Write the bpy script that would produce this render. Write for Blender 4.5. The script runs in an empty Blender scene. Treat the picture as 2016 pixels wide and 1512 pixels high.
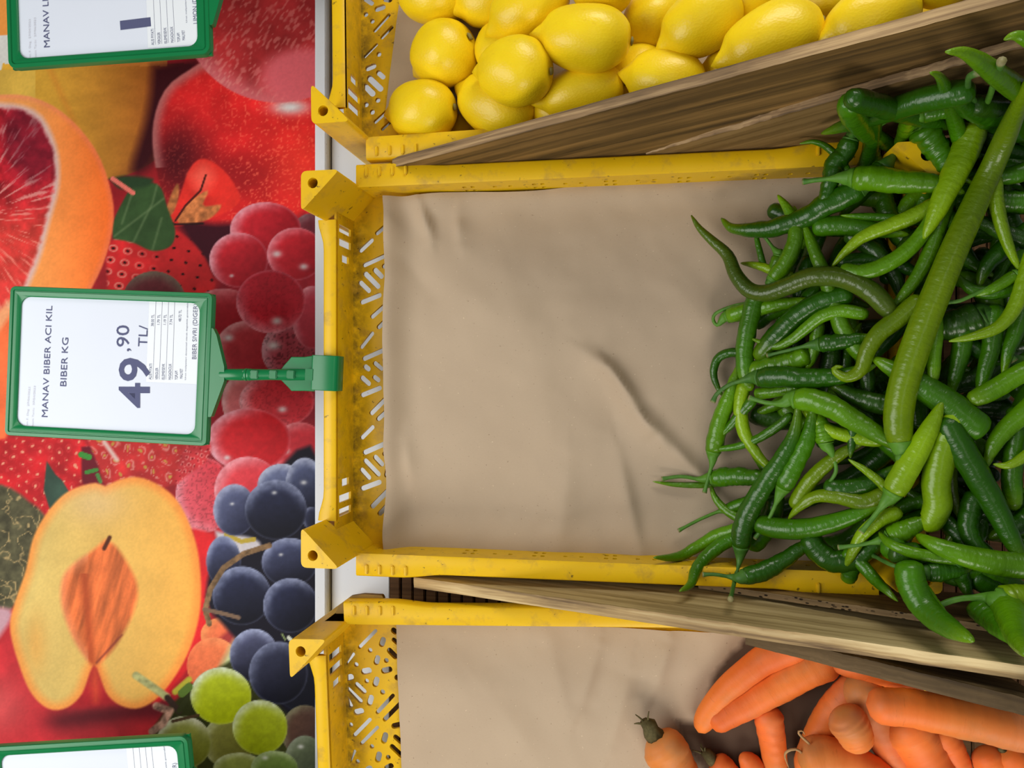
import bpy, bmesh, math, random
import numpy as np
from mathutils import Vector, Matrix, Euler
from mathutils.geometry import tessellate_polygon

sc = bpy.context.scene
COL = sc.collection
random.seed(7)
rng = np.random.default_rng(11)

# ------------------------------------------------------------------ camera, light, exposure
CAM_H, CAM_T, FPX = 0.84, math.radians(9.5), 1514.0
cd = bpy.data.cameras.new('camera')
cam = bpy.data.objects.new('camera', cd); COL.objects.link(cam)
cam.location = (0, 0, CAM_H); cam.rotation_euler = (0, CAM_T, 0)
cd.sensor_fit = 'HORIZONTAL'; cd.sensor_width = 36.0; cd.lens = 36.0 * FPX / 2016.0
cd.clip_start = 0.02
sc.camera = cam

w = bpy.data.worlds.new('overcast'); sc.world = w; w.use_nodes = True
w.node_tree.nodes['Background'].inputs[0].default_value = (0.93, 0.96, 1.0, 1)
w.node_tree.nodes['Background'].inputs[1].default_value = 0.13

def area(name, loc, target, size, power, col):
    l = bpy.data.lights.new(name, 'AREA'); l.shape = 'RECTANGLE'; l.size, l.size_y = size
    l.energy = power; l.color = col
    o = bpy.data.objects.new(name, l); COL.objects.link(o); o.location = loc
    o.rotation_euler = (Vector(target) - Vector(loc)).to_track_quat('-Z', 'Y').to_euler()
    return o
# daylight from the open shop front, beyond the printed panel
area('shopfront_daylight', (-1.05, -0.25, 0.95), (-0.35, -0.02, 0.0), (0.9, 0.9), 13.2, (1.0, 0.98, 0.95))
# two low side fills, added to brighten the carrots and the lemons
area('carrot_side_fill', (0.22, -0.95, 0.62), (0.12, -0.28, 0.03), (0.6, 0.35), 5.6, (1.0, 0.93, 0.84))
area('lemon_side_fill', (0.22, 0.98, 0.62), (0.12, 0.32, 0.03), (0.6, 0.35), 6.0, (1.0, 0.96, 0.88))
area('ceiling_lamp', (0.25, 0.0, 2.3), (0, 0, 0), (1.2, 0.3), 2, (1.0, 0.96, 0.88))

sc.view_settings.view_transform = 'Standard'; sc.view_settings.look = 'None'
sc.view_settings.exposure = 0.0; sc.view_settings.gamma = 1.0
sc.view_settings.use_curve_mapping = False

# ------------------------------------------------------------------ helpers
SN, CS = math.sin(CAM_T), math.cos(CAM_T)
def ray(u, v):
    a = (u - 1008.0) / FPX; b = (756.0 - v) / FPX
    return Vector((a * CS - SN, b, -a * SN - CS))
def at(u, v, z):                       # the point of the stall at height z that stands at this place of the photo
    d = ray(u, v); t = (z - CAM_H) / d.z
    return Vector((d.x * t, d.y * t, z))
def depth(u, z):
    a = (u - 1008.0) / FPX
    return (CAM_H - z) / (a * SN + CS)
def lin(c):
    c = np.asarray(c, float) / 255.0
    return np.where(c <= 0.04045, c / 12.92, ((c + 0.055) / 1.055) ** 2.4)
def L4(*c): return tuple(lin(c)) + (1.0,)

def mesh(name, verts, faces, smooth=True):
    m = bpy.data.meshes.new(name)
    m.from_pydata([tuple(v) for v in verts], [], [tuple(f) for f in faces]); m.update()
    if smooth: m.polygons.foreach_set('use_smooth', [True] * len(m.polygons))
    return m
def obj(name, m, mat, parent=None):
    o = bpy.data.objects.new(name, m); COL.objects.link(o)
    if mat is not None and not m.materials: m.materials.append(mat)
    if parent is not None: o.parent = parent
    return o
def tag(o, label, cat, group=None):
    o['label'] = label; o['category'] = cat
    if group: o['group'] = group
    return o
def thing(name, label, cat, loc=(0, 0, 0), rz=0.0, group=None):
    o = bpy.data.objects.new(name, None); COL.objects.link(o)
    o.location = loc; o.rotation_euler = (0, 0, rz); o.empty_display_size = 0.02
    return tag(o, label, cat, group)
def colattr(m, cols):
    a = m.color_attributes.new('Col', 'FLOAT_COLOR', 'POINT')
    c = np.ones((len(m.vertices), 4), np.float32); c[:, :3] = cols
    a.data.foreach_set('color', c.ravel())

def box(x0, x1, y0, y1, z0, z1):
    v = [(x, y, z) for z in (z0, z1) for y in (y0, y1) for x in (x0, x1)]
    return v, [(0, 2, 3, 1), (4, 5, 7, 6), (0, 1, 5, 4), (2, 6, 7, 3), (0, 4, 6, 2), (1, 3, 7, 5)]
def bevel(m, wd, seg=2, ang=0.6):
    bm = bmesh.new(); bm.from_mesh(m)
    es = [e for e in bm.edges if len(e.link_faces) == 2 and e.calc_face_angle(0) > ang]
    bmesh.ops.bevel(bm, geom=es, offset=wd, segments=seg, affect='EDGES', clamp_overlap=True)
    bm.to_mesh(m); bm.free(); m.update()
    m.polygons.foreach_set('use_smooth', [True] * len(m.polygons))
    return m
def sharp(m, ang=40):
    m.set_sharp_from_angle(angle=math.radians(ang)); return m
def bxm(name, *a, b=0.0):
    v, f = box(*a); m = mesh(name, v, f, False)
    return sharp(bevel(m, b)) if b else m

def plate(name, outer, holes, z0, z1, axes='xy'):
    """a flat plate with real openings: outer outline and holes in 2D, thickness z0..z1"""
    loops = [outer] + list(holes)
    tris = tessellate_polygon([[Vector((p[0], p[1], 0)) for p in l] for l in loops])
    flat = [p for l in loops for p in l]; n = len(flat)
    def P(p, z):
        return (p[0], p[1], z) if axes == 'xy' else ((p[0], z, p[1]) if axes == 'xz' else (z, p[0], p[1]))
    verts = [P(p, z1) for p in flat] + [P(p, z0) for p in flat]
    faces = [tuple(t) for t in tris] + [tuple(i + n for i in reversed(t)) for t in tris]
    k = 0
    for l in loops:
        c = len(l)
        for i in range(c):
            a, b = k + i, k + (i + 1) % c
            faces.append((a, a + n, b + n, b))
        k += c
    m = mesh(name, verts, faces, False)
    bm = bmesh.new(); bm.from_mesh(m); bmesh.ops.recalc_face_normals(bm, faces=bm.faces); bm.to_mesh(m); bm.free()
    return m
def capsule(p, q, wd, n=5):
    p, q = Vector(p[:2]), Vector(q[:2]); d = (q - p)
    L = d.length; d = d / L if L > 1e-6 else Vector((1, 0)); r = wd / 2
    a = math.atan2(d.y, d.x); pts = []
    c1, c0 = (q - d * r, p + d * r) if L > wd else ((p + q) / 2, (p + q) / 2)
    for i in range(n + 1):
        t = a - math.pi / 2 + math.pi * i / n; pts.append((c1.x + r * math.cos(t), c1.y + r * math.sin(t)))
    for i in range(n + 1):
        t = a + math.pi / 2 + math.pi * i / n; pts.append((c0.x + r * math.cos(t), c0.y + r * math.sin(t)))
    return pts
def rrect(x0, x1, y0, y1, r, n=5):
    pts = []
    for cx, cy, a0 in ((x1 - r, y1 - r, 0), (x0 + r, y1 - r, 90), (x0 + r, y0 + r, 180), (x1 - r, y0 + r, 270)):
        for i in range(n + 1):
            t = math.radians(a0 + 90 * i / n); pts.append((cx + r * math.cos(t), cy + r * math.sin(t)))
    return pts
def rpoly(pts, r, n=4):
    out = []; k = len(pts)
    for i in range(k):
        p, a, b = Vector(pts[i]), Vector(pts[i - 1]), Vector(pts[(i + 1) % k])
        da, db = (a - p).normalized(), (b - p).normalized()
        p0, p1 = p + da * r, p + db * r
        for j in range(n + 1):
            t = j / n; q = p0 * (1 - t) ** 2 + p * 2 * t * (1 - t) + p1 * t * t; out.append((q.x, q.y))
    return out
def loops_mesh(name, loops, closed_u=True, cap=True):
    n = len(loops[0]); verts = [p for l in loops for p in l]; faces = []
    for i in range(len(loops) - 1):
        for j in range(n if closed_u else n - 1):
            a, b = i * n + j, i * n + (j + 1) % n
            faces.append((a, b, b + n, a + n))
    if cap and closed_u:
        faces.append(tuple(reversed(range(n)))); faces.append(tuple((len(loops) - 1) * n + j for j in range(n)))
    m = mesh(name, verts, faces)
    bm = bmesh.new(); bm.from_mesh(m); bmesh.ops.recalc_face_normals(bm, faces=bm.faces); bm.to_mesh(m); bm.free()
    return m

def catmull(P, n):
    P = [Vector(p) for p in P]
    if len(P) == 2: P = [P[0], (P[0] + P[1]) / 2, P[1]]
    Q = [2 * P[0] - P[1]] + P + [2 * P[-1] - P[-2]]
    dense = []
    for i in range(len(P) - 1):
        a, b, c, d = Q[i:i + 4]
        for k in range(12):
            t = k / 12.0
            dense.append(0.5 * ((2 * b) + (c - a) * t + (2 * a - 5 * b + 4 * c - d) * t * t + (3 * b - a - 3 * c + d) * t ** 3))
    dense.append(P[-1])
    s = [0.0]
    for i in range(1, len(dense)): s.append(s[-1] + (dense[i] - dense[i - 1]).length)
    out = []; j = 0
    for i in range(n):
        t = s[-1] * i / (n - 1)
        while j < len(s) - 2 and s[j + 1] < t: j += 1
        f = (t - s[j]) / max(1e-9, s[j + 1] - s[j])
        out.append(dense[j].lerp(dense[j + 1], min(1, max(0, f))))
    return out, s[-1]
def tube(name, pts, radii, seg=10, wob=0.0, cols=None, seed=0, uvscale=True):
    """a smooth tapering tube along pts; wob makes it knobbly"""
    r2 = random.Random(seed); n = len(pts)
    T = [(pts[min(i + 1, n - 1)] - pts[max(i - 1, 0)]).normalized() for i in range(n)]
    up = Vector((0, 0, 1)) if abs(T[0].z) < 0.9 else Vector((1, 0, 0))
    X = (up - T[0] * up.dot(T[0])).normalized()
    ph = [r2.uniform(0, 6.28) for _ in range(6)]; fr = [r2.uniform(4, 9) for _ in range(3)]
    verts = []; uv = []; vc = []
    L = 0.0
    for i in range(n):
        if i: L += (pts[i] - pts[i - 1]).length
        X = (X - T[i] * X.dot(T[i])).normalized(); Y = T[i].cross(X)
        t = i / (n - 1)
        for j in range(seg):
            a = 2 * math.pi * j / seg
            k = 1 + wob * (0.5 * math.sin(fr[0] * 3.1 * t + ph[0] + 2 * math.sin(a + ph[3])) + 0.6 * math.sin(fr[1] * 6 * t + ph[1] + a) * math.sin(2 * a + ph[4]) + 0.35 * math.sin(fr[2] * 11 * t + ph[2] + 1.5 * math.sin(a + ph[5])))
            verts.append(pts[i] + (X * math.cos(a) + Y * math.sin(a)) * (radii[i] * k))
            uv.append((L, j / seg))
            if cols is not None: vc.append(cols[i])
    faces = [(i * seg + j, i * seg + (j + 1) % seg, (i + 1) * seg + (j + 1) % seg, (i + 1) * seg + j) for i in range(n - 1) for j in range(seg)]
    faces.append(tuple(reversed(range(seg)))); faces.append(tuple((n - 1) * seg + j for j in range(seg)))
    m = mesh(name, verts, faces)
    if cols is not None: colattr(m, np.array(vc))
    l = m.attributes.new('along', 'FLOAT', 'POINT'); l.data.foreach_set('value', [q[0] for q in uv])
    l = m.attributes.new('around', 'FLOAT', 'POINT'); l.data.foreach_set('value', [abs(2 * q[1] - 1) for q in uv])
    return m
def vnoise(x, y, seed=0):
    r = np.random.default_rng(seed); G = r.random((64, 64))
    xi = np.floor(x).astype(int); yi = np.floor(y).astype(int); fx = x - xi; fy = y - yi
    fx = fx * fx * (3 - 2 * fx); fy = fy * fy * (3 - 2 * fy)
    g = lambda a, b: G[a % 64, b % 64]
    return (g(xi, yi) * (1 - fx) + g(xi + 1, yi) * fx) * (1 - fy) + (g(xi, yi + 1) * (1 - fx) + g(xi + 1, yi + 1) * fx) * fy
def fbm(x, y, seed=0, o=4):
    s = 0; a = 0.5
    for k in range(o): s = s + a * vnoise(x * 2 ** k, y * 2 ** k, seed + k); a *= 0.5
    return s
def sstep(a, b, x):
    t = np.clip((x - a) / (b - a), 0, 1); return t * t * (3 - 2 * t)

# ------------------------------------------------------------------ materials (node-based)
class NT:
    def __init__(s, name, rough=0.5, spec=0.5):
        s.m = bpy.data.materials.new(name); s.m.use_nodes = True; s.t = s.m.node_tree
        s.b = s.t.nodes['Principled BSDF']; s.b.inputs['Roughness'].default_value = rough
        s.b.inputs['Specular IOR Level'].default_value = spec
    def n(s, k, **kw):
        d = s.t.nodes.new(k)
        for a, v in kw.items():
            if a.startswith('_'): setattr(d, a[1:], v)
        return d
    def l(s, a, b): s.t.links.new(a, b)
    def coord(s, scale=(1, 1, 1), kind='Object'):
        c = s.n('ShaderNodeTexCoord'); mp = s.n('ShaderNodeMapping'); mp.inputs['Scale'].default_value = scale
        s.l(c.outputs[kind], mp.inputs[0]); return mp.outputs[0]
    def noise(s, vec, scale, detail=4, rough=0.55, dist=0.0):
        d = s.n('ShaderNodeTexNoise'); d.inputs['Scale'].default_value = scale; d.inputs['Detail'].default_value = detail
        d.inputs['Roughness'].default_value = rough; d.inputs['Distortion'].default_value = dist
        if vec is not None: s.l(vec, d.inputs['Vector'])
        return d.outputs['Fac']
    def ramp(s, fac, stops):
        d = s.n('ShaderNodeValToRGB'); e = d.color_ramp.elements
        while len(e) < len(stops): e.new(0.5)
        for i, (p, c) in enumerate(stops):
            e[i].position = p; e[i].color = c if isinstance(c, tuple) else (c, c, c, 1)
        s.l(fac, d.inputs[0]); return d.outputs[0]
    def mix(s, fac, a, b, mode='MIX'):
        d = s.n('ShaderNodeMix', _data_type='RGBA', _blend_type=mode)
        for k, x in ((0, fac), (6, a), (7, b)):
            if hasattr(x, 'is_linked') or hasattr(x, 'links'): s.l(x, d.inputs[k])
            else: d.inputs[k].default_value = x
        return d.outputs[2]
    def math(s, op, a, b=0.0):
        d = s.n('ShaderNodeMath', _operation=op)
        for k, x in ((0, a), (1, b)):
            if hasattr(x, 'links'): s.l(x, d.inputs[k])
            else: d.inputs[k].default_value = x
        return d.outputs[0]
    def bump(s, h, st=0.3, dist=0.001):
        d = s.n('ShaderNodeBump'); d.inputs['Strength'].default_value = st; d.inputs['Distance'].default_value = dist
        s.l(h, d.inputs['Height']); s.l(d.outputs[0], s.b.inputs['Normal'])
    def base(s, c):
        if hasattr(c, 'links'): s.l(c, s.b.inputs['Base Color'])
        else: s.b.inputs['Base Color'].default_value = c
        return s
    def attr(s, name, out='Color'):
        d = s.n('ShaderNodeAttribute', _attribute_name=name); return d.outputs[out]

def m_plain(name, c, rough=0.5, spec=0.4, var=0.08, scale=60):
    t = NT(name, rough, spec); v = t.noise(t.coord(), scale)
    dark = tuple(x * (1 - 2 * var) for x in c[:3]) + (1,)
    t.base(t.mix(v, dark, tuple(min(1, x * (1 + var)) for x in c[:3]) + (1,))); return t.m

def m_yellow(name, edge=None):
    t = NT(name, 0.42, 0.4); co = t.coord()
    c = t.mix(t.noise(co, 14), L4(224, 176, 4), L4(238, 196, 16))
    stain = t.ramp(t.noise(co, 38, 6, 0.65), [(0.53, 0.0), (0.68, 1.0)])
    c = t.mix(t.math('MULTIPLY', stain, 0.55), c, L4(176, 138, 60))
    spots = t.ramp(t.noise(co, 130, 4, 0.6), [(0.66, 0.0), (0.70, 1.0)])
    c = t.mix(t.math('MULTIPLY', spots, 0.75), c, L4(74, 56, 28))
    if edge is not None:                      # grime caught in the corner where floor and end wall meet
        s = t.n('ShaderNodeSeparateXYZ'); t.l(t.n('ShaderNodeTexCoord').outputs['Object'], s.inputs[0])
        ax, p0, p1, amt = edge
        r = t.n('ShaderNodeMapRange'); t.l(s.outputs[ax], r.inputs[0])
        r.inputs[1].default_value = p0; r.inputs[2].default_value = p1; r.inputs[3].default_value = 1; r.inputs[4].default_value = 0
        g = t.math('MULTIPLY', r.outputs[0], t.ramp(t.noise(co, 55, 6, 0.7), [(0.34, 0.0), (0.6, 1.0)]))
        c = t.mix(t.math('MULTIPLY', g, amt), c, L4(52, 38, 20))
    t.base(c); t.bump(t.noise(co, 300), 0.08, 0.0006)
    t.b.inputs['Subsurface Weight'].default_value = 0.12; t.b.inputs['Subsurface Radius'].default_value = (1, 0.6, 0.05)
    t.b.inputs['Subsurface Scale'].default_value = 0.004
    return t.m
M_YEL = m_yellow('yellow_crate_plastic')
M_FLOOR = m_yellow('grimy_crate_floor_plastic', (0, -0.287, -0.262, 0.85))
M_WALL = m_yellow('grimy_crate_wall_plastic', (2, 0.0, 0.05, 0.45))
M_DARKYEL = m_plain('soiled_yellow_plastic', L4(150, 118, 50), 0.6, 0.3, 0.25, 60)

def m_wood(name, c0, c1, c2, streak=1.0, scale=1.0):
    t = NT(name, 0.75, 0.2); a = t.coord((2.2 * scale, 85 * scale, 85 * scale))
    f = t.noise(a, 1.0, 6, 0.62, 0.4); b = t.noise(t.coord((5, 18, 18)), 1.0, 3)
    c = t.ramp(f, [(0.33, c0), (0.5, c1), (0.66, c2)])
    c = t.mix(t.math('MULTIPLY', t.ramp(b, [(0.4, 0.0), (0.7, 1.0)]), 0.45), c, c0)
    t.base(c); t.bump(f, 0.12 * streak, 0.0008); return t.m
M_WOOD1 = m_wood('weathered_brown_board', L4(62, 48, 26), L4(112, 86, 46), L4(150, 116, 66))
M_WOOD2 = m_wood('dull_brown_board', L4(88, 68, 38), L4(124, 98, 58), L4(148, 120, 76))
M_PINE = m_wood('pale_grained_pine', L4(124, 104, 64), L4(182, 160, 112), L4(206, 184, 136), 1.0, 1.4)
M_WOOD3 = m_wood('old_dark_board', L4(58, 46, 32), L4(98, 80, 54), L4(126, 104, 74))
M_EDGE = m_wood('raw_board_edge', L4(70, 58, 46), L4(150, 122, 88), L4(210, 178, 130), 2.2, 1.5)
M_PLY = m_wood('pale_splintered_board_edge', L4(86, 66, 50), L4(188, 160, 112), L4(228, 206, 156), 2.4, 1.5)
t = NT('worm_eaten_edge', 0.8, 0.15); co = t.coord((1, 2.2, 2.2)); v = t.n('ShaderNodeTexVoronoi'); v.inputs['Scale'].default_value = 150; t.l(co, v.inputs['Vector'])
hole = t.ramp(v.outputs[0], [(0.24, 1.0), (0.34, 0.0)]); hole = t.math('MULTIPLY', hole, t.ramp(t.noise(t.coord(), 30), [(0.40, 0.0), (0.5, 1.0)]))
c = t.ramp(t.noise(t.coord((3, 120, 120)), 1.0, 5), [(0.3, L4(96, 78, 54)), (0.65, L4(152, 126, 90))]); t.base(t.mix(hole, c, L4(34, 26, 18))); t.bump(hole, -0.6, 0.002); M_WORM = t.m
M_SLAT = m_wood('brown_slat_wood', L4(58, 38, 22), L4(96, 68, 42), L4(128, 94, 60))

def m_paper(name, wet=None):
    t = NT(name, 0.85, 0.15); co = t.coord()
    c = t.mix(t.noise(co, 9, 3), L4(178, 159, 136), L4(196, 177, 152))
    c = t.mix(t.math('MULTIPLY', t.noise(t.coord((40, 220, 40)), 8, 3, 0.7), 0.18), c, L4(140, 116, 92))
    fl = t.ramp(t.noise(co, 420, 2, 0.5), [(0.72, 0.0), (0.76, 1.0)]); c = t.mix(t.math('MULTIPLY', fl, 0.5), c, L4(100, 76, 58))
    fl2 = t.ramp(t.noise(co, 350, 1, 0.5), [(0.20, 1.0), (0.24, 0.0)]); c = t.mix(t.math('MULTIPLY', fl2, 0.5), c, L4(226, 208, 178))
    if wet: c = t.mix(t.math('MULTIPLY', t.attr('wet', 'Fac'), 0.90), c, L4(74, 54, 42))
    t.base(c); t.bump(t.noise(co, 900, 3), 0.12, 0.0004); return t.m
M_PAPER = m_paper('brown_kraft_paper'); M_PAPERW = m_paper('damp_kraft_paper', True)

t = NT('lemon_peel', 0.36, 0.45); co = t.coord((1, 1, 1), 'Object')
c = t.mix(t.noise(co, 1.1, 3), L4(236, 196, 8), L4(250, 222, 30)); c = t.mix(t.math('MULTIPLY', t.ramp(t.noise(co, 5, 5, 0.7), [(0.6, 0.0), (0.75, 1.0)]), 0.35), c, L4(206, 160, 20))
t.base(c); v = t.n('ShaderNodeTexVoronoi'); v.inputs['Scale'].default_value = 15; t.l(co, v.inputs['Vector']); t.bump(v.outputs[0], 0.05, 0.02)
t.b.inputs['Subsurface Weight'].default_value = 0.15; t.b.inputs['Subsurface Radius'].default_value = (1, 0.7, 0.1); t.b.inputs['Subsurface Scale'].default_value = 0.006
M_LEMON = t.m
M_BUTTON = m_plain('dry_stem_button', L4(150, 140, 84), 0.8, 0.2, 0.3, 200)

t = NT('carrot_skin', 0.56, 0.35); co = t.coord()
al = t.attr('along', 'Fac'); cmb = t.n('ShaderNodeCombineXYZ'); t.l(t.math('MULTIPLY', al, 230), cmb.inputs[0]); t.l(t.math('MULTIPLY', t.attr('around', 'Fac'), 3), cmb.inputs[1])
rg = t.noise(cmb.outputs[0], 1.0, 3, 0.6)
c = t.mix(t.noise(co, 26, 4), L4(226, 100, 24), L4(242, 138, 66)); c = t.mix(t.math('MULTIPLY', t.ramp(rg, [(0.62, 0.0), (0.72, 1.0)]), 0.4), c, L4(178, 84, 34))
c = t.mix(t.math('MULTIPLY', t.ramp(t.noise(co, 18, 5, 0.6), [(0.46, 0.0), (0.68, 1.0)]), 0.6), c, L4(190, 122, 76))
c = t.mix(1.0, c, t.attr('Col'), 'MULTIPLY'); t.base(c); t.bump(rg, 0.22, 0.0012)
t.b.inputs['Subsurface Weight'].default_value = 0.12; t.b.inputs['Subsurface Radius'].default_value = (1, 0.4, 0.1); t.b.inputs['Subsurface Scale'].default_value = 0.005
M_CARROT = t.m
M_CSTUB = m_plain('carrot_leaf_stub', L4(96, 88, 56), 0.85, 0.2, 0.35, 300)
M_FIBRE = m_plain('dry_root_fibre', L4(176, 140, 96), 0.8, 0.2, 0.2, 200)

t = NT('green_pepper_skin', 0.30, 0.42); al = t.attr('along', 'Fac'); cmb = t.n('ShaderNodeCombineXYZ')
t.l(t.math('MULTIPLY', al, 230), cmb.inputs[0]); t.l(t.math('MULTIPLY', t.attr('around', 'Fac'), 4), cmb.inputs[1])
rg = t.noise(cmb.outputs[0], 1.0, 2, 0.5); big = t.noise(t.coord(), 40, 3)
c = t.mix(t.math('MULTIPLY', big, 0.55), t.attr('Col'), L4(38, 84, 2)); t.base(c); t.bump(rg, 0.42, 0.0020)
t.b.inputs['Coat Weight'].default_value = 0.10; t.b.inputs['Coat Roughness'].default_value = 0.12
M_PEP = t.m
t = NT('green_pepper_stalk', 0.5, 0.35); t.base(t.mix(0.25, t.attr('Col'), t.ramp(t.noise(t.coord(), 160), [(0.3, L4(40, 80, 20)), (0.7, L4(110, 150, 60))]))); t.bump(t.noise(t.coord(), 500), 0.2, 0.0006); M_STALK = t.m

M_GREEN = m_plain('green_tag_plastic', L4(10, 120, 66), 0.3, 0.5, 0.05, 30)
M_TAGP = m_plain('white_tag_paper', L4(222, 229, 242), 0.6, 0.3, 0.01, 20)
M_STICK = m_plain('white_sticker', L4(234, 240, 246), 0.55, 0.3, 0.005, 20)
M_INK = m_plain('grey_blue_print', L4(88, 92, 126), 0.7, 0.2, 0.02, 50)
M_INK2 = m_plain('small_grey_print', L4(118, 122, 146), 0.7, 0.2, 0.02, 50)
M_INK3 = m_plain('faint_grey_print', L4(206, 206, 212), 0.7, 0.2, 0.02, 50)
M_WHITE = NT('white_shelf_panel', 0.5, 0.4); _t = M_WHITE
_s = _t.ramp(_t.noise(_t.coord(), 150, 4, 0.6), [(0.68, 0.0), (0.72, 1.0)])
_t.base(_t.mix(_t.math('MULTIPLY', _s, 0.5), L4(226, 230, 236), L4(120, 112, 108))); M_WHITE = _t.m
M_GROOVE = m_plain('grey_brown_groove', L4(110, 98, 88), 0.8, 0.2, 0.3, 120)  # grey-brown strip sunk between the rail and the white panel
t = NT('printed_fruit_banner', 0.5, 0.10); t.base(t.attr('Col')); M_BANNER = t.m

# ------------------------------------------------------------------ shelf, rail, printed banner
SH = -0.045
shelf = thing('display_shelf', 'white and brown slatted market shelf under the three yellow crates', 'shelf', (0, 0, SH))
obj('base_board', bxm('base_board', -0.388, 0.42, -0.75, 0.75, -0.03, -0.012), M_WOOD3, shelf)
obj('white_panel', bxm('white_panel', -0.370, -0.2974, -0.75, 0.75, -0.0118, 0.0, b=0.0006), M_WHITE, shelf)['label'] = 'white sheet panel along the back of the shelf'
obj('edge_rail', bxm('edge_rail', -0.3866, -0.3728, -0.75, 0.75, -0.0118, 0.012, b=0.001), M_WHITE, shelf)['label'] = 'narrow white rail beside the printed banner'
obj('groove', bxm('groove', -0.3728, -0.370, -0.75, 0.75, -0.0118, -0.004), M_GROOVE, shelf)
sm = bxm('slat', -0.0066, 0.0066, -0.75, 0.75, -0.0118, 0.0, b=0.0012)
for i in range(49):
    s = obj('slat', sm, M_SLAT, shelf); s.location = (-0.2906 + i * 0.0150, 0, -0.001 * (i % 2))

BX1, BX0, BSL = -0.3869, -0.89, 0.035
def paint(U, V):
    """the printed fruit picture: fruit outlines and colours on the banner's own surface"""
    S = U.shape; C = np.zeros(S + (3,)); C[:] = (150, 28, 34)
    n1 = fbm(U / 40, V / 40, 3); n2 = fbm(U / 9, V / 9, 5); n3 = vnoise(U / 3.2, V / 3.2, 9)
    C *= (0.75 + 0.5 * n1)[..., None]
    def put(m, col):
        nonlocal C
        m = np.clip(m, 0, 1)[..., None]; C = C * (1 - m) + np.asarray(col, float) * m
    def ell(cx, cy, rx, ry, rot=0.0):
        a = math.radians(rot); x, y = U - cx, V - cy
        return np.sqrt(((x * math.cos(a) + y * math.sin(a)) / rx) ** 2 + ((-x * math.sin(a) + y * math.cos(a)) / ry) ** 2)
    def poly(pts, soft=1.5, sm=True):
        if sm:
            P = [Vector((p[0], p[1], 0)) for p in pts]; q, _ = catmull(P + [P[0]], max(24, 5 * len(P))); pts = [(v.x, v.y) for v in q[:-1]]
        d = np.full(S, 1e9); ins = np.zeros(S, bool); k = len(pts)
        x0, x1 = min(p[0] for p in pts) - 30, max(p[0] for p in pts) + 30
        for i in range(k):
            ax, ay = pts[i]; bx, by = pts[(i + 1) % k]; ex, ey = bx - ax, by - ay
            wx, wy = U - ax, V - ay; tt = np.clip((wx * ex + wy * ey) / (ex * ex + ey * ey + 1e-9), 0, 1)
            d = np.minimum(d, (wx - ex * tt) ** 2 + (wy - ey * tt) ** 2)
            if abs(ey) > 1e-9: ins ^= ((ay > V) != (by > V)) & (U < (bx - ax) * (V - ay) / ey + ax)
        sd = np.where(ins, 1, -1) * np.sqrt(d)
        return np.clip(sd / soft * 0.5 + 0.5, 0, 1), sd
    def line(pts, wd, soft=1.5):
        d = np.full(S, 1e9)
        for (ax, ay), (bx, by) in zip(pts[:-1], pts[1:]):
            ex, ey = bx - ax, by - ay; wx, wy = U - ax, V - ay
            tt = np.clip((wx * ex + wy * ey) / (ex * ex + ey * ey + 1e-9), 0, 1)
            d = np.minimum(d, np.sqrt((wx - ex * tt) ** 2 + (wy - ey * tt) ** 2))
        return np.clip((wd / 2 - d) / soft + 0.5, 0, 1)
    def ball(cx, cy, rx, ry, body, dark, rim, rot=0, rimdir=(-0.7, -0.4), rimamt=0.7, hl=None, freckle=0.0):
        e = ell(cx, cy, rx, ry, rot); m = np.clip((1 - e) * min(rx, ry) / 1.6 + 0.5, 0, 1)
        nx, ny = (U - cx) / rx, (V - cy) / ry
        sh = np.clip(0.5 + 0.5 * (nx * rimdir[0] + ny * rimdir[1]), 0, 1)
        f = np.asarray(dark)[None, None] * (1 - sh[..., None]) + np.asarray(body)[None, None] * sh[..., None]
        ra = sstep(0.55, 1.0, e) * sstep(0.35, 0.85, sh) * rimamt * (0.65 + 0.7 * n2)
        f = f * (1 - ra[..., None]) + np.asarray(rim) * ra[..., None]
        edge = sstep(0.9, 1.0, e) * 0.25; f = f * (1 - edge[..., None]) + np.asarray(rim) * edge[..., None]
        if freckle: f = f * (1 - freckle * sstep(0.62, 0.75, n3)[..., None] * 0.5)
        f = f * (0.9 + 0.2 * n2)[..., None]
        if hl:
            for hx, hy, hr in hl:
                h = np.exp(-(((U - hx) / hr) ** 2 + ((V - hy) / (hr * 0.7)) ** 2)) * 0.8; f = f * (1 - h[..., None]) + 245 * h[..., None]
        put(m, f)
    # apricot and white corner
    put((U < 60) & (V < 140), (238, 236, 228)); put((U < 45) & (V < 70), (232, 150, 70))
    e = ell(190, 165, 190, 190); g = np.clip((U - 60) / 280, 0, 1) ** 1.3
    ap = np.array((232, 176, 62)) * (1 - g)[..., None] + np.array((150, 70, 28)) * g[..., None]
    dk = sstep(0.72, 1.0, ell(165, 190, 200, 185)) * sstep(190, 330, U); ap = ap * (1 - dk[..., None] * 0.75) + np.array((60, 16, 20)) * dk[..., None] * 0.75
    ap = ap * (0.88 + 0.24 * fbm(U / 60, V / 25, 21))[..., None]
    put(np.clip((1 - e) * 90, 0, 1) * (V > 125), ap)
    put(((U > 45) & (V < 130) & (U < 330)) * 1.0, (200, 120, 50))
    put(((U < 70) & (V > 138) & (V < 215)) * 1.0, np.array((236, 190, 80)) * (0.85 + 0.3 * n1)[..., None])
    put(np.clip(1 - np.abs(U - 118 - (V - 180) * 0.45) / 12, 0, 1) * (V > 130) * (V < 330) * 0.35, (200, 110, 40))
    # dark hollows
    put(poly([(300, 130), (395, 120), (330, 200), (310, 300), (280, 340), (260, 330), (290, 220)], 12)[0], (58, 16, 22))
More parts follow.
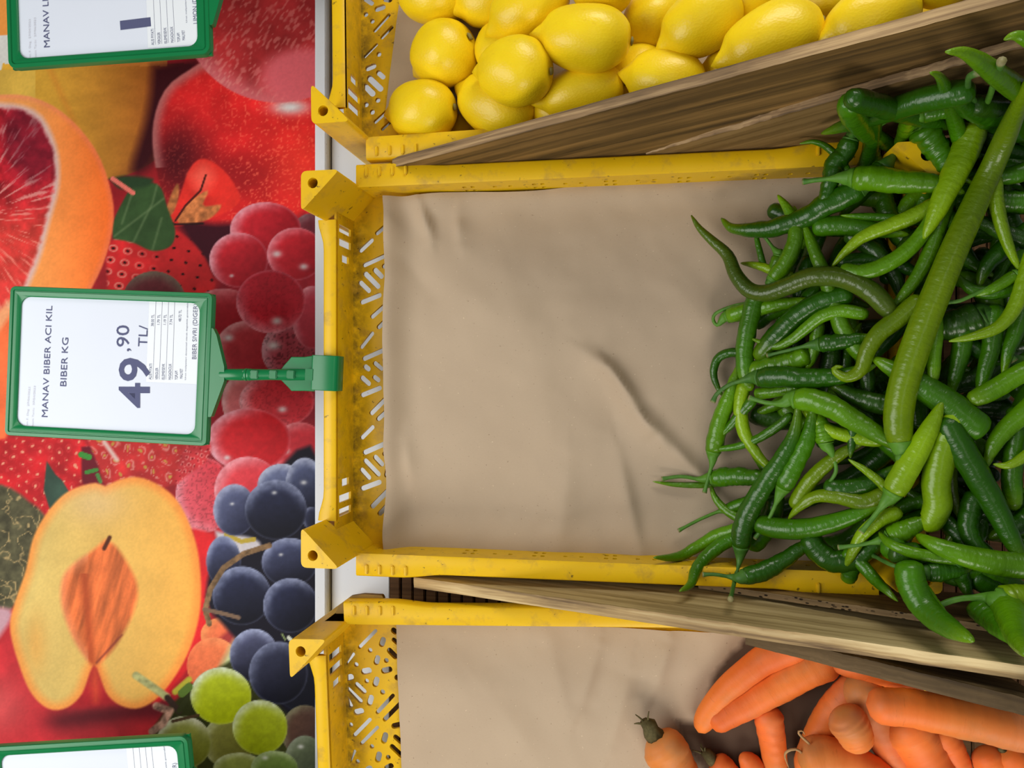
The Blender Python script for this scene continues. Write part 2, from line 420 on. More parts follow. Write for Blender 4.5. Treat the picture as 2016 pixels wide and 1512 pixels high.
    # pomegranate
    m, sd = poly([(392, 125), (330, 170), (303, 235), (303, 310), (325, 390), (365, 440), (430, 470), (520, 440), (625, 430), (625, 150), (500, 120)], 2)
    f = np.array((196, 34, 34)) * (0.82 + 0.4 * n1)[..., None]
    d1 = np.exp(-(((U - 350) / 65) ** 2 + ((V - 320) / 85) ** 2)) * 0.95; f = f * (1 - d1[..., None]) + np.array((64, 14, 22)) * d1[..., None]
    d1 = np.exp(-(((U - 470) / 120) ** 2 + ((V - 345) / 50) ** 2)) * 0.6; f = f * (1 - d1[..., None]) + np.array((112, 18, 24)) * d1[..., None]
    sp = sstep(0.70, 0.82, n3) * (0.25 + 0.5 * sstep(380, 520, U)); f = f * (1 - 0.6 * sp[..., None]) + np.array((238, 120, 90)) * 0.6 * sp[..., None]
    rr = sstep(26, 0, sd) * (U < 420) * (V < 330) * 0.75; f = f * (1 - rr[..., None]) + np.array((176, 120, 116)) * rr[..., None]
    h = np.exp(-(((U - 572) / 34) ** 2 + ((V - 211) / 14) ** 2)); f = f * (1 - h[..., None]) + 240 * h[..., None]
    h = np.exp(-(((U - 600) / 70) ** 2 + ((V - 330) / 80) ** 2)) * 0.45; f = f * (1 - h[..., None]) + np.array((232, 66, 44)) * h[..., None]
    put(m, f)
    # pink-red fruit above it
    e = ell(548, 15, 192, 188); f = np.array((164, 44, 46)) * (0.7 + 0.6 * fbm(U / 55, V / 55, 33))[..., None]
    g = sstep(0.72, 1.0, e); f = f * (1 - 0.75 * g[..., None]) + np.array((206, 112, 118)) * 0.75 * g[..., None]
    st = sstep(0.6, 0.8, vnoise((U + 0.7 * V) / 4.0, (V - 0.7 * U) / 11, 41)); f = f * (1 - 0.4 * st[..., None]) + np.array((228, 150, 140)) * 0.4 * st[..., None]
    g = sstep(0.55, 1.0, ell(600, 150, 110, 70)); f = f * g[..., None] + np.array((206, 92, 100)) * (1 - g)[..., None]
    put(np.clip((1 - e) * 90, 0, 1), f)
    # below the pomegranate
    put(poly([(345, 430), (420, 440), (470, 440), (455, 470), (430, 540), (400, 510), (370, 470)], 8)[0], (58, 14, 26))
    m, sd = poly([(325, 432), (350, 395), (372, 335), (400, 312), (440, 335), (468, 375), (470, 400), (430, 425), (385, 437), (345, 445)], 2)
    put(m, np.array((206, 44, 36)) * (0.8 + 0.4 * n1)[..., None]); put(poly([(375, 345), (400, 325), (420, 350), (395, 380)], 14)[0] * 0.6, (236, 110, 90))
    put(poly([(322, 428), (336, 385), (350, 360), (352, 385), (340, 420)], 2)[0], np.array((176, 104, 58)) * (0.7 + 0.6 * n2)[..., None])
    put(poly([(348, 432), (372, 398), (410, 375), (400, 405), (436, 404), (410, 432), (360, 442)], 2)[0], np.array((190, 112, 64)) * (0.6 + 0.8 * n2)[..., None])
    put(line([(345, 435), (365, 405), (395, 375), (405, 345)], 4), (70, 24, 20)); put(line([(322, 428), (345, 442), (400, 440)], 4), (44, 20, 22))
    # strawberry, dark grape, leaf
    m, sd = poly([(212, 570), (210, 510), (225, 470), (300, 460), (345, 452), (395, 495), (418, 545), (415, 575), (300, 590)], 3)
    f = np.array((186, 34, 36)) * (0.75 + 0.5 * n1)[..., None]
    cu, cv = (U + 0.25 * V) / 30, (V - 0.2 * U) / 24; fu, fv = cu - np.floor(cu) - 0.5, cv - np.floor(cv) - 0.5
    pit = np.sqrt(fu ** 2 + (fv * 1.1) ** 2); ring = np.exp(-((pit - 0.27) / 0.06) ** 2) * sstep(330, 230, U); f = f * (1 - 0.7 * ring[..., None]) + np.array((238, 170, 150)) * 0.7 * ring[..., None]
    f = f * (1 - 0.8 * sstep(0.16, 0.08, pit)[..., None]); put(m, f)
    ball(303, 592, 62, 58, (104, 42, 46), (70, 20, 28), (120, 110, 92), rimdir=(0.3, -0.9), rimamt=0.8)
    m, sd = poly([(222, 470), (222, 440), (240, 400), (262, 368), (300, 360), (318, 372), (330, 410), (345, 455), (335, 485), (300, 494), (262, 478)], 2, True)
    f = np.array((62, 92, 50)) * (0.75 + 0.5 * n1)[..., None]
    for p in ([(225, 465), (330, 385)], [(262, 478), (300, 400), (310, 362)], [(300, 492), (318, 430)], [(240, 440), (262, 375)]):
        k = line(p, 4, 4) * 0.5; f = f * (1 - k[..., None]) + np.array((124, 146, 100)) * k[..., None]
    k = sstep(380, 350, V + 0.3 * (U - 222)) * 0.5; f = f * (1 - k[..., None]) + np.array((150, 160, 136)) * k[..., None]
    put(m, f); put(poly([(215, 352), (250, 346), (300, 352), (290, 366), (240, 372)], 4)[0], (48, 72, 44)); put(line([(222, 352), (262, 380)], 9), (220, 110, 96))
    # blood orange
    m, sd = poly([(-60, 190), (10, 186), (60, 190), (115, 215), (165, 262), (200, 318), (222, 392), (222, 450), (205, 515), (178, 572), (110, 690), (30, 745), (-60, 770)], 2)
    g = np.clip((U - 60) / 160, 0, 1); f = np.array((246, 160, 84)) * (1 - g)[..., None] + np.array((236, 104, 38)) * g[..., None]
    k = sstep(16, 0, sd) * 0.35; f = f * (1 - k[..., None]) + np.array((226, 120, 110)) * k[..., None]; put(m, f * (0.93 + 0.14 * n1)[..., None])
    m, sd = poly([(-60, 200), (30, 205), (75, 222), (100, 258), (116, 310), (116, 370), (100, 430), (82, 500), (58, 560), (30, 605), (-60, 660)], 5)
    rad = np.arctan2(V - 430, U + 60); st = fbm(rad * 26, np.hypot(U + 60, V - 430) / 46, 61)
    f = np.array((168, 30, 40)) * (0.55 + 0.9 * fbm(U / 16, V / 16, 62))[..., None]; k = sstep(0.56, 0.72, st) * 0.75; f = f * (1 - k[..., None]) + np.array((238, 170, 160)) * k[..., None]
    k = sstep(350, 470, V) * 0.4; f = f * (1 - k[..., None]) + np.array((232, 90, 60)) * k[..., None]
    pu = sstep(90, 40, np.hypot((U - 70), (V - 265) * 0.7)) * 0.5; f = f * (1 - pu[..., None]) + np.array((84, 20, 40)) * pu[..., None]
    k = sstep(15, 4, sd + 8 * (n2 - 0.5)); f = f * (1 - k[..., None]) + np.array((240, 196, 184)) * k[..., None]; put(m, f)
    put(poly([(-60, 660), (30, 600), (20, 720), (10, 870), (-60, 880)], 4)[0], np.array((226, 104, 58)) * (0.85 + 0.3 * n1)[..., None]); put(line([(-20, 660), (20, 600)], 22, 10) * 0.7, (238, 180, 130))
    # red grapes
    R, D, W = (190, 36, 46), (120, 16, 26), (226, 178, 190)
    put(poly([(430, 560), (620, 430), (630, 900), (420, 940), (400, 700)], 6)[0], np.array((132, 26, 36)) * (0.75 + 0.5 * n1)[..., None])
    ball(612, 470, 40, 50, (112, 50, 58), (76, 20, 30), (140, 110, 116))
    ball(440, 640, 80, 72, (168, 52, 58), D, (214, 160, 164), rimamt=0.5); ball(485, 690, 62, 58, (170, 60, 66), (128, 26, 34), (214, 160, 164), hl=[(450, 665, 9)])
    ball(575, 690, 60, 58, (164, 70, 82), (130, 40, 50), (206, 160, 170), freckle=0.6, hl=[(538, 680, 12)])
    ball(615, 625, 40, 62, (172, 60, 74), D, (214, 150, 160))
    ball(523, 452, 70, 54, R, D, W, rimdir=(-0.8, -0.35)); ball(470, 512, 58, 54, R, D, W, hl=[(456, 543, 4)]); ball(582, 500, 56, 52, R, D, W, rimamt=0.5, hl=[(545, 500, 9), (598, 525, 8)])
    ball(533, 594, 68, 62, (182, 40, 52), (140, 20, 32), W, rimdir=(-0.4, 0.75), rimamt=0.45, freckle=0.25, hl=[(545, 632, 10)])
    ball(475, 790, 38, 52, (196, 110, 110), (150, 60, 66), (220, 180, 180)); ball(545, 790, 74, 52, (190, 60, 66), (158, 24, 34), (220, 170, 176), rimdir=(-0.8, 0.3), hl=[(556, 806, 8)], freckle=0.3)
    ball(590, 885, 52, 54, (186, 50, 58), (150, 26, 36), (216, 140, 146), hl=[(562, 888, 8)]); ball(490, 866, 82, 62, (188, 36, 42), (160, 18, 26), W, rimdir=(-0.9, -0.2), rimamt=0.75, hl=[(447, 901, 6)])
    ball(402, 975, 56, 74, (206, 92, 104), (188, 44, 54), (228, 168, 178), rimdir=(-0.7, 0.4), rimamt=0.6, freckle=0.4); ball(488, 965, 66, 66, (204, 64, 72), (180, 40, 50), (230, 170, 180), rimdir=(-0.8, -0.5))
    # strawberries low left
    def berry(pts, c, sc_, a, ringc, seedc):
        m, sd = poly(pts, 3); f = np.array(c) * (0.7 + 0.6 * n1)[..., None]
        cu, cv = (U * math.cos(a) + V * math.sin(a)) / sc_, (V * math.cos(a) - U * math.sin(a)) / sc_; cu = cu + 0.5 * (np.floor(cv) % 2) + 0.9 * (fbm(U / 22, V / 22, 15, 2) - 0.4); cv = cv + 0.9 * (fbm(U / 20 + 9, V / 20, 16, 2) - 0.4)
        fu, fv = cu - np.floor(cu) - 0.5, cv - np.floor(cv) - 0.5; p = np.sqrt(fu ** 2 + fv ** 2)
        k = np.exp(-((p - 0.3) / 0.07) ** 2) * (n2 > 0.45) * 0.55; f = f * (1 - k[..., None]) + np.array(ringc) * k[..., None]
        k = sstep(0.18, 0.08, p); f = f * (1 - k[..., None]) + np.array(seedc) * k[..., None]; put(m, f)
    berry([(-40, 868), (60, 862), (165, 868), (165, 930), (140, 985), (90, 1020), (40, 985), (-40, 940)], (176, 26, 32), 20, 0.6, (200, 60, 60), (226, 150, 120))
    put(poly([(160, 880), (185, 885), (205, 955), (165, 955)], 2)[0], (96, 14, 30)); put(line([(160, 895), (175, 900)], 12), (66, 150, 60)); put(line([(170, 930), (190, 925)], 8), (70, 140, 60)); put(line([(192, 935), (198, 948)], 8), (80, 140, 70))
    berry([(172, 862), (340, 862), (372, 885), (355, 930), (330, 958), (215, 958), (195, 920)], (184, 42, 42), 27, 0.3, (236, 190, 170), (196, 150, 70))
    berry([(362, 880), (412, 872), (408, 905), (370, 935), (345, 955), (350, 920)], (190, 48, 54), 12, 0.2, (240, 170, 160), (110, 10, 20))
    put(line([(205, 870), (230, 905)], 8, 6), (236, 200, 190))
    put(poly([(92, 908), (110, 935), (122, 945), (136, 968), (118, 985), (98, 1003), (86, 965)], 1.5, False)[0], np.array((58, 82, 68)) * (0.75 + 0.5 * n1)[..., None])
    # netted melon
    m, sd = poly([(-40, 945), (20, 960), (60, 990), (90, 1020), (70, 1100), (30, 1190), (-40, 1240)], 4); f = np.array((92, 88, 62)) * (0.6 + 0.8 * fbm(U / 14, V / 14, 71))[..., None]
    k = np.exp(-((fbm(U / 28, V / 28, 72, 3) - 0.47) / 0.016) ** 2) * 0.8; f = f * (1 - k[..., None]) + np.array((206, 176, 120)) * k[..., None]; put(m, f)
    # red peach skin below
    m, sd = poly([(-40, 1210), (40, 1210), (120, 1380), (250, 1380), (330, 1370), (300, 1520), (-40, 1520)], 8); f = np.array((176, 40, 46)) * (0.8 + 0.4 * n1)[..., None]
    k = np.exp(-(((V - 1408 + (U - 200) * 0.12) / 22) ** 2)) * sstep(40, 140, U) * 0.75; f = f * (1 - k[..., None]) + np.array((66, 18, 26)) * k[..., None]
    k = np.exp(-(((U + 5) / 60) ** 2 + ((V - 1390) / 60) ** 2)) * 0.35; f = f * (1 - k[..., None]) + np.array((226, 130, 120)) * k[..., None]; put(m, f)
    put(poly([(-40, 1195), (20, 1200), (12, 1235), (-40, 1290)], 6)[0], (206, 160, 170))
    put(poly([(380, 1040), (425, 1060), (425, 1150), (400, 1260), (360, 1330), (300, 1390), (340, 1300), (392, 1180)], 4)[0], np.array((196, 32, 36)) * (0.85 + 0.3 * n1)[..., None])
    # peach half
    m, sd = poly([(207, 957), (182, 951), (130, 970), (92, 1010), (65, 1060), (50, 1125), (28, 1190), (20, 1240), (38, 1310), (62, 1365), (95, 1395), (130, 1394), (160, 1368), (178, 1322), (187, 1308), (196, 1330), (212, 1368), (240, 1390), (275, 1394), (312, 1372), (352, 1320), (380, 1260), (395, 1190), (393, 1110), (380, 1050), (352, 990), (318, 958), (275, 940), (240, 943)], 2.5)
    g = np.clip((U - 60) / 320, 0, 1); f = np.array((238, 208, 122)) * (1 - g)[..., None] + np.array((250, 184, 84)) * g[..., None]
    k = sstep(26, 2, sd) * 0.75; f = f * (1 - k[..., None]) + np.array((238, 136, 58)) * k[..., None]
    k = np.exp(-(((U - 70) / 22) ** 2 + ((V - 1270) / 60) ** 2)) * 0.5; f = f * (1 - k[..., None]) + np.array((240, 160, 70)) * k[..., None]
    k = np.exp(-(((U - 190) / 60) ** 2 + ((V - 990) / 40) ** 2)) * 0.5; f = f * (1 - k[..., None]) + np.array((240, 206, 160)) * k[..., None]
    f = f * (0.94 + 0.12 * fbm(U / 50, V / 50, 81))[..., None]; put(m, f)
    put(poly([(178, 1345), (187, 1300), (196, 1350), (188, 1385)], 10)[0] * 0.7, (214, 84, 46))
    m, sd = poly([(208, 1062), (228, 1075), (252, 1110), (270, 1150), (268, 1190), (248, 1238), (218, 1285), (186, 1310), (160, 1285), (136, 1240), (120, 1185), (124, 1135), (150, 1105), (180, 1085)], 5)
    rg = fbm((U + 0.25 * V) / 12, V / 70, 91); f = np.array((206, 104, 54)) * (0.62 + 0.75 * rg)[..., None]
    k = np.exp(-(((U - 170 - (V - 1180) * 0.08) / 9) ** 2)) * (V > 1130) * 0.65; f = f * (1 - k[..., None]) + np.array((150, 56, 26)) * k[..., None]
    k = sstep(22, 0, sd) * (U < 175) * 0.6; f = f * (1 - k[..., None]) + np.array((230, 146, 100)) * k[..., None]; put(m, f)
    put(line([(205, 1080), (216, 1058)], 8, 3), (84, 40, 22)); put(line([(240, 1250), (190, 1305)], 4, 3) * 0.7, (120, 50, 40))
    # orange grapes, pale stalk area
    ball(435, 1250, 40, 34, (226, 130, 78), (196, 70, 50), (236, 150, 90)); put(poly([(400, 1285), (455, 1240), (470, 1260), (420, 1300)], 4)[0], (150, 50, 48)); ball(420, 1310, 52, 55, (226, 120, 72), (206, 96, 60), (230, 140, 90), rimdir=(0.5, -0.5))
    put(poly([(478, 1235), (500, 1260), (470, 1330), (430, 1330), (450, 1280)], 8)[0], (214, 222, 164))
    put(poly([(400, 1330), (625, 1230), (625, 1520), (300, 1520), (310, 1420)], 4)[0], np.array((58, 62, 24)) * (0.6 + 0.8 * n1)[..., None])
    # dark grapes
    put(poly([(428, 1060), (480, 1020), (520, 960), (625, 900), (625, 1400), (560, 1400), (500, 1300), (440, 1230), (405, 1180)], 5)[0], (22, 20, 34))
    put(poly([(424, 1045), (445, 1050), (500, 1060), (510, 1080), (440, 1100), (430, 1075)], 4)[0], (214, 208, 214)); put(line([(445, 1053), (475, 1066), (500, 1062)], 9), (196, 170, 66))
    K, KD, KW = (52, 58, 92), (12, 12, 24), (176, 186, 220)
    up = (-0.25, -0.95)
    ball(555, 955, 48, 42, (130, 140, 180), K, (206, 212, 234), rimdir=up); ball(600, 955, 38, 54, (104, 114, 156), (20, 22, 40), (196, 204, 230), rimdir=up, hl=[(598, 950, 6)])
    ball(462, 1004, 42, 51, (116, 124, 166), (30, 32, 54), (190, 196, 224), rimdir=(-0.6, -0.7), hl=[(457, 992, 4)]); ball(612, 1020, 16, 22, (70, 76, 110), KD, KW)
    ball(543, 1004, 61, 59, K, KD, KW, rimdir=(-0.1, -1.0), hl=[(540, 970, 5)]); ball(440, 1105, 34, 50, (90, 98, 140), KD, KW, rimdir=up)
    ball(570, 1107, 55, 48, (90, 98, 140), KD, KW, rimdir=up, hl=[(553, 1092, 4)]); ball(476, 1173, 58, 58, K, KD, KW, rimdir=up); ball(572, 1192, 54, 54, K, KD, KW, rimdir=(-0.5, -0.85))
    ball(500, 1290, 48, 52, (96, 100, 136), KD, KW, rimdir=up); ball(600, 1350, 60, 52, (30, 32, 46), KD, (60, 64, 90), rimamt=0.2); ball(548, 1325, 58, 62, (60, 64, 92), KD, KW, rimdir=(-0.5, -0.8), rimamt=0.45)
    put(line([(530, 1074), (480, 1090), (440, 1118), (414, 1160), (404, 1200), (412, 1228)], 11), np.array((136, 106, 74)) * (0.6 + 0.8 * n2)[..., None]); put(line([(404, 1200), (440, 1208), (470, 1216)], 8), (130, 104, 84))
    put(line([(568, 1255), (575, 1262)], 7), (230, 236, 220)); put(line([(555, 1248), (562, 1260)], 3), (150, 170, 110))
    # green grapes
    G, GD, GW = (182, 196, 40), (120, 134, 20), (214, 224, 190)
    ball(600, 1440, 46, 52, (104, 74, 58), (62, 42, 40), (140, 140, 110)); ball(450, 1460, 50, 52, (150, 150, 74), (96, 94, 30), (196, 200, 160)); ball(435, 1370, 60, 56, G, (176, 190, 10), GW, rimdir=(-0.35, -0.9), rimamt=0.95)
    ball(362, 1462, 54, 52, (156, 160, 80), (112, 116, 30), (204, 204, 176), rimdir=up, rimamt=0.9); ball(512, 1432, 54, 54, G, (150, 164, 14), GW, rimdir=(-0.4, -0.9), rimamt=0.9); ball(600, 1500, 40, 52, (116, 128, 96), (70, 80, 62), (160, 170, 150), hl=[(592, 1470, 6)])
    ball(470, 1512, 50, 30, (158, 168, 84), (120, 130, 50), (204, 210, 170), rimdir=up); ball(540, 1512, 46, 34, (134, 160, 84), (90, 120, 40), (190, 206, 160), rimdir=up, hl=[(522, 1492, 6)])
    put(line([(268, 1330), (300, 1352), (328, 1372)], 15, 4), np.array((198, 196, 130)) * (0.75 + 0.5 * n2)[..., None]); put(line([(345, 1362), (372, 1338)], 12, 4), (196, 186, 60)); put(line([(358, 1365), (372, 1352)], 16), (96, 124, 50))
    put(line([(330, 1374), (345, 1392), (352, 1400)], 13, 3), (60, 44, 36)); put(line([(352, 1400), (370, 1372)], 9), (52, 56, 26)); put(line([(308, 1390), (335, 1400), (320, 1425), (300, 1440)], 15, 4), np.array((170, 130, 110)) * (0.4 + 1.2 * n2)[..., None]); put(line([(340, 1420), (390, 1408)], 6), (80, 60, 40))
    C = C * (0.97 + 0.06 * n3)[..., None]
    return np.clip(C, 0, 255)
def banner():
    nx, ny = 290, 660
    xs = np.concatenate([[BX0], np.linspace(-0.845, BX1, nx)]); ys = np.concatenate([[-0.75], np.linspace(-0.47, 0.50, ny), [0.75]])
    X, Y = np.meshgrid(xs, ys); Z = SH + 0.010 + (BX1 - X) * BSL
    # place on the print: photo scale at the banner's own plane
    P = np.stack([X, Y, Z - CAM_H], -1); xc = P[..., 0] * CS - P[..., 2] * SN; zc = -P[..., 0] * SN - P[..., 2] * CS
    U = 1008 + FPX * xc / zc; V = 756 - FPX * P[..., 1] / zc
    cols = lin(paint(U, V)).reshape(-1, 3)
    H, W = X.shape; idx = np.arange(H * W).reshape(H, W)
    F = np.stack([idx[:-1, :-1], idx[:-1, 1:], idx[1:, 1:], idx[1:, :-1]], -1).reshape(-1, 4)
    m = bpy.data.meshes.new('print'); m.vertices.add(H * W); m.vertices.foreach_set('co', np.stack([X, Y, Z], -1).astype(np.float32).ravel())
    m.loops.add(F.size); m.loops.foreach_set('vertex_index', F.ravel().astype(np.int32)); m.polygons.add(len(F))
    m.polygons.foreach_set('loop_start', np.arange(0, F.size, 4, dtype=np.int32)); m.update(calc_edges=True); m.validate()
    colattr(m, np.clip(cols * (0.80 + 0.45 * np.clip((cols[:, :1] - cols[:, 1:2]) / (cols[:, :1] + 0.02) - 0.35, 0, 0.6) / 0.6), 0, 1))
    root = thing('printed_banner', 'large glossy banner printed with close-up fruit behind the crates', 'banner', ((BX0 + BX1) / 2, 0, SH - 0.01))
    o = obj('print', m, M_BANNER, root); o.location = (-root.location.x, 0, -root.location.z)
    v = [(BX0, -0.75, 0), (BX1, -0.75, 0), (BX1, 0.75, 0), (BX0, 0.75, 0)]
    z = lambda x: SH + 0.0095 + (BX1 - x) * BSL
    vv = [(x, y, z(x)) for x, y, _ in v] + [(x, y, SH - 0.01) for x, y, _ in v]
    b = obj('backing_board', mesh('backing_board', vv, [(0, 1, 2, 3), (7, 6, 5, 4), (0, 4, 5, 1), (1, 5, 6, 2), (2, 6, 7, 3), (3, 7, 4, 0)], False), M_WHITE, root); b.location = o.location
banner()

# ------------------------------------------------------------------ crates
def seg3(ox, oy, k):     # turns strokes read in an enlarged view into strokes at photo scale
    return lambda L: [(ox + a / k, oy + b / k, ox + c / k, oy + d / k, wd / k) for a, b, c, d, wd in L]
z3 = seg3(600, 400, 6.72); z4 = seg3(600, 600, 6.72); z5 = seg3(600, 825, 6.72)
H_MID = z3([(765, 830, 1105, 675, 62), (1048, 833, 1052, 833, 68), (905, 860, 1035, 992, 72), (780, 912, 990, 1125, 72), (1120, 930, 1080, 1150, 68), (715, 1030, 868, 1180, 66), (730, 1320, 1015, 1205, 68),
            (870, 1520, 1125, 1295, 62), (935, 415, 1110, 265, 60), (720, 645, 905, 470, 64)]) + \
        z4([(958, 315, 1170, 110, 62), (735, 580, 908, 358, 56), (758, 725, 1110, 568, 66), (1054, 727, 1060, 727, 66), (905, 755, 1035, 865, 62), (775, 800, 865, 870, 72), (735, 945, 868, 1065, 70), (895, 940, 995, 1015, 68),
            (1110, 800, 1090, 870, 50), (1110, 925, 1078, 1035, 70), (735, 1205, 1018, 1090, 66), (862, 1455, 1122, 1190, 66), (950, 1530, 1170, 1330, 64)]) + \
        z5([(738, 265, 915, 88, 60), (765, 455, 1130, 295, 68), (1056, 460, 1060, 460, 70), (910, 480, 1040, 622, 72), (780, 530, 995, 755, 72), (1125, 545, 1075, 775, 68), (735, 650, 868, 800, 70), (735, 930, 1015, 825, 66), (870, 1180, 1115, 930, 68), (970, 1275, 1170, 1060, 66)])
z7 = seg3(550, 1130, 6.72); z8 = seg3(550, 1287, 6.72)
H_CAR = z7([(1045, 985, 1290, 735, 46), (1385, 835, 1340, 965, 80), (1197, 1010, 1203, 1010, 66), (840, 1205, 995, 1045, 42), (1012, 1200, 1020, 1200, 66), (1310, 1075, 1270, 1205, 78), (1412, 1145, 1416, 1145, 68), (1430, 985, 1560, 1120, 78),
            (1480, 720, 1560, 790, 78), (1490, 850, 1580, 930, 60), (1345, 1290, 1495, 1255, 82), (1520, 1370, 1600, 1370, 78)]) + \
        z8([(1078, 245, 1222, 215, 86), (840, 335, 985, 300, 86), (1152, 362, 1158, 362, 66), (1000, 385, 1145, 525, 70), (880, 445, 1095, 650, 68), (1300, 305, 1255, 440, 82), (825, 555, 965, 710, 66), (1225, 545, 1180, 690, 80), (1362, 508, 1368, 508, 72), (1280, 795, 1520, 535, 52),
            (980, 785, 1120, 750, 84), (820, 842, 885, 842, 66), (942, 942, 948, 942, 64), (975, 1100, 1215, 855, 50), (1070, 1205, 1312, 960, 46), (1375, 890, 1620, 640, 60), (1480, 965, 1640, 930, 78), (1415, 1040, 1370, 1190, 82), (1510, 1080, 1640, 1190, 70), (1465, 1205, 1640, 1370, 72),
            (1222, 1228, 1226, 1228, 64), (845, 1450, 1010, 1275, 44), (1330, 1295, 1290, 1440, 82), (1436, 1372, 1442, 1372, 70), (1032, 1428, 1036, 1428, 66), (1130, 1560, 1230, 1500, 84), (1390, 1530, 1510, 1470, 80)])
z1 = seg3(600, 0, 6.72); z2 = seg3(600, 200, 6.72)
H_LEM = z1([(770, -40, 910, 60, 66), (920, 130, 1070, 80, 78), (775, 190, 840, 190, 68), (890, 280, 896, 280, 66), (910, 425, 1130, 180, 50), (1005, 515, 1170, 340, 50), (780, 765, 965, 575, 40), (978, 717, 982, 717, 70), (800, 920, 945, 860, 72), (830, 1010, 1030, 1200, 78), (950, 940, 1060, 1040, 66), (775, 1120, 925, 1265, 80), (775, 1385, 845, 1385, 68), (930, 1320, 1000, 1330, 66), (1030, -20, 1160, 0, 80)]) + \
        z2([(890, 137, 896, 137, 72), (915, 285, 1100, 115, 52), (1010, 380, 1170, 230, 46)])

LX, WY, ZR, ZP = 0.30, 0.20, 0.05, 0.11
def px_post(u, v, rz, lx, ly):
    p = at(u, v, ZP); c, s = math.cos(rz), math.sin(rz)
    return (p.x - (lx * c - ly * s), p.y - (lx * s + ly * c))
def crate(label, loc, rz, holes, sidehole=True, broken=False):
    root = thing('plastic_crate', label, 'crate', (loc[0], loc[1], 0), rz, 'yellow crates on the shelf')
    inv = (Matrix.Translation((loc[0], loc[1], 0)) @ Matrix.Rotation(rz, 4, 'Z')).inverted()
    HL = []
    for a, b, c, d, wd in holes:
        p, q = inv @ at(a, b, 0), inv @ at(c, d, 0); r = wd * depth((a + c) / 2, 0) / FPX
        HL.append(capsule(p, q, r))
    # keep the openings inside the floor, trimmed by the end wall as in the photo
    out = []
    for h in HL:
        h = [(max(-0.2845, x), max(-0.193, min(0.193, y))) for x, y in h]; h2 = []
        for p in h:
            if not h2 or (Vector(p) - Vector(h2[-1])).length > 2e-4: h2.append(p)
        if len(h2) > 3: out.append(h2)
    # the same openings repeat over the rest of the floor, under the paper, in plain rows
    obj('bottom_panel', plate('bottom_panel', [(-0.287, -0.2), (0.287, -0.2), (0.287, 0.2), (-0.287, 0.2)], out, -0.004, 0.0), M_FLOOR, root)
    for s in (-1, 1):
        hs = []
        for y, z0, z1 in ((-0.156, 0.008, 0.042), (-0.141, 0.008, 0.042), (-0.124, 0.014, 0.034), (0.156, 0.008, 0.042), (0.141, 0.008, 0.042), (0.124, 0.014, 0.034)):
            if s < 0: hs.append([(y - 0.0042, z0), (y + 0.0042, z0), (y + 0.0042, z1), (y - 0.0042, z1)])
        x = s * 0.287
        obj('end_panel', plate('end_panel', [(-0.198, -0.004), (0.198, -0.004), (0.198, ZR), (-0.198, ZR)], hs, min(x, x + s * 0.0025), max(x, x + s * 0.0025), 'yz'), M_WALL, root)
        # end rim, flaring next to the posts
        L = []
        for i in range(41):
            y = -0.163 + 0.326 * i / 40; k = max(0.0, 1 - (0.163 - abs(y)) / 0.03); fl = 0.0145 + 0.0065 * sstep(0, 1, k)
            pr = [(0.0, ZR - 0.004), (0.0, ZR + 0.001), (0.0012, ZR + 0.002), (fl - 0.002, ZR + 0.002), (fl, ZR), (fl, ZR - 0.012), (fl - 0.002, ZR - 0.012), (fl - 0.002, ZR - 0.004)]
            L.append([(s * (0.287 + a), y, b) for a, b in pr])
        obj('end_rim', sharp(loops_mesh('end_rim', L), 50), M_YEL, root)
        hs = []
        if sidehole:
            for k in range(5):
                x0 = -0.152 + k * 0.076
                for dx in (0, 0.009):
                    for zz in (0.012, 0.026): hs.append(rrect(x0 + dx, x0 + dx + 0.0045, zz, zz + 0.006, 0.001, 1))
                for dx in (0.033, 0.05): hs.append(rrect(x0 + dx, x0 + dx + 0.0045, 0.024, 0.029, 0.001, 1))
        y = s * 0.2
        obj('side_panel', plate('side_panel', [(-0.287, -0.004), (0.287, -0.004), (0.287, ZR), (-0.287, ZR)], hs, min(y, y - s * 0.0025), max(y, y - s * 0.0025), 'xz'), M_YEL, root)
        L = []
        for i in range(61):
            x = -0.264 + 0.528 * i / 60; k = sstep(0.165, 0.215, abs(x)); q = 0.0045 * k
            pr = [(-0.003, ZR - 0.004), (-0.003, ZR + 0.001), (-0.001 + q * 0.9, ZR + 0.002), (0.0150 + q, ZR + 0.002), (0.0168 + q, ZR), (0.0168 + q, ZR - 0.014), (0.0148 + q, ZR - 0.014), (0.0148 + q, ZR - 0.004)]
            L.append([(x, s * (0.2 + a), b) for a, b in pr])
        rim = obj('side_rim', sharp(loops_mesh('side_rim', L), 50), M_YEL, root)
        for e in (-1, 1):
            for k in (range(4) if e < 0 else (3,)):
                r = obj('rib', RIB, M_YEL, rim); r.location = (e * (0.252 - 0.0145 * k), s * 0.213, ZR + 0.002)
            # outer stiffener under the rim
            for k in range(3):
                g = obj('gusset', GUS, M_YEL, root); g.location = (e * (0.07 + 0.075 * k), s * 0.2005, 0.0); g.rotation_euler = (0, 0, 0 if s > 0 else math.pi)
    for sx in (-1, 1):
        for sy in (-1, 1):
            p = rpoly([(sx * 0.3, sy * 0.2), (sx * (0.3 - 0.041), sy * 0.2), (sx * 0.3, sy * (0.2 - 0.041))], 0.0065)
            cx, cy = sx * (0.3 - 0.0125), sy * (0.2 - 0.0125)
            h = [(cx + 0.0054 * math.cos(a * 0.3927), cy + 0.0054 * math.sin(a * 0.3927)) for a in range(16)]
            m = sharp(plate('corner_post', p, [h], SH, ZP)); m.polygons.foreach_set('use_smooth', [True] * len(m.polygons)); sharp(m, 40)
            obj('corner_post', m, M_YEL, root)
    return root
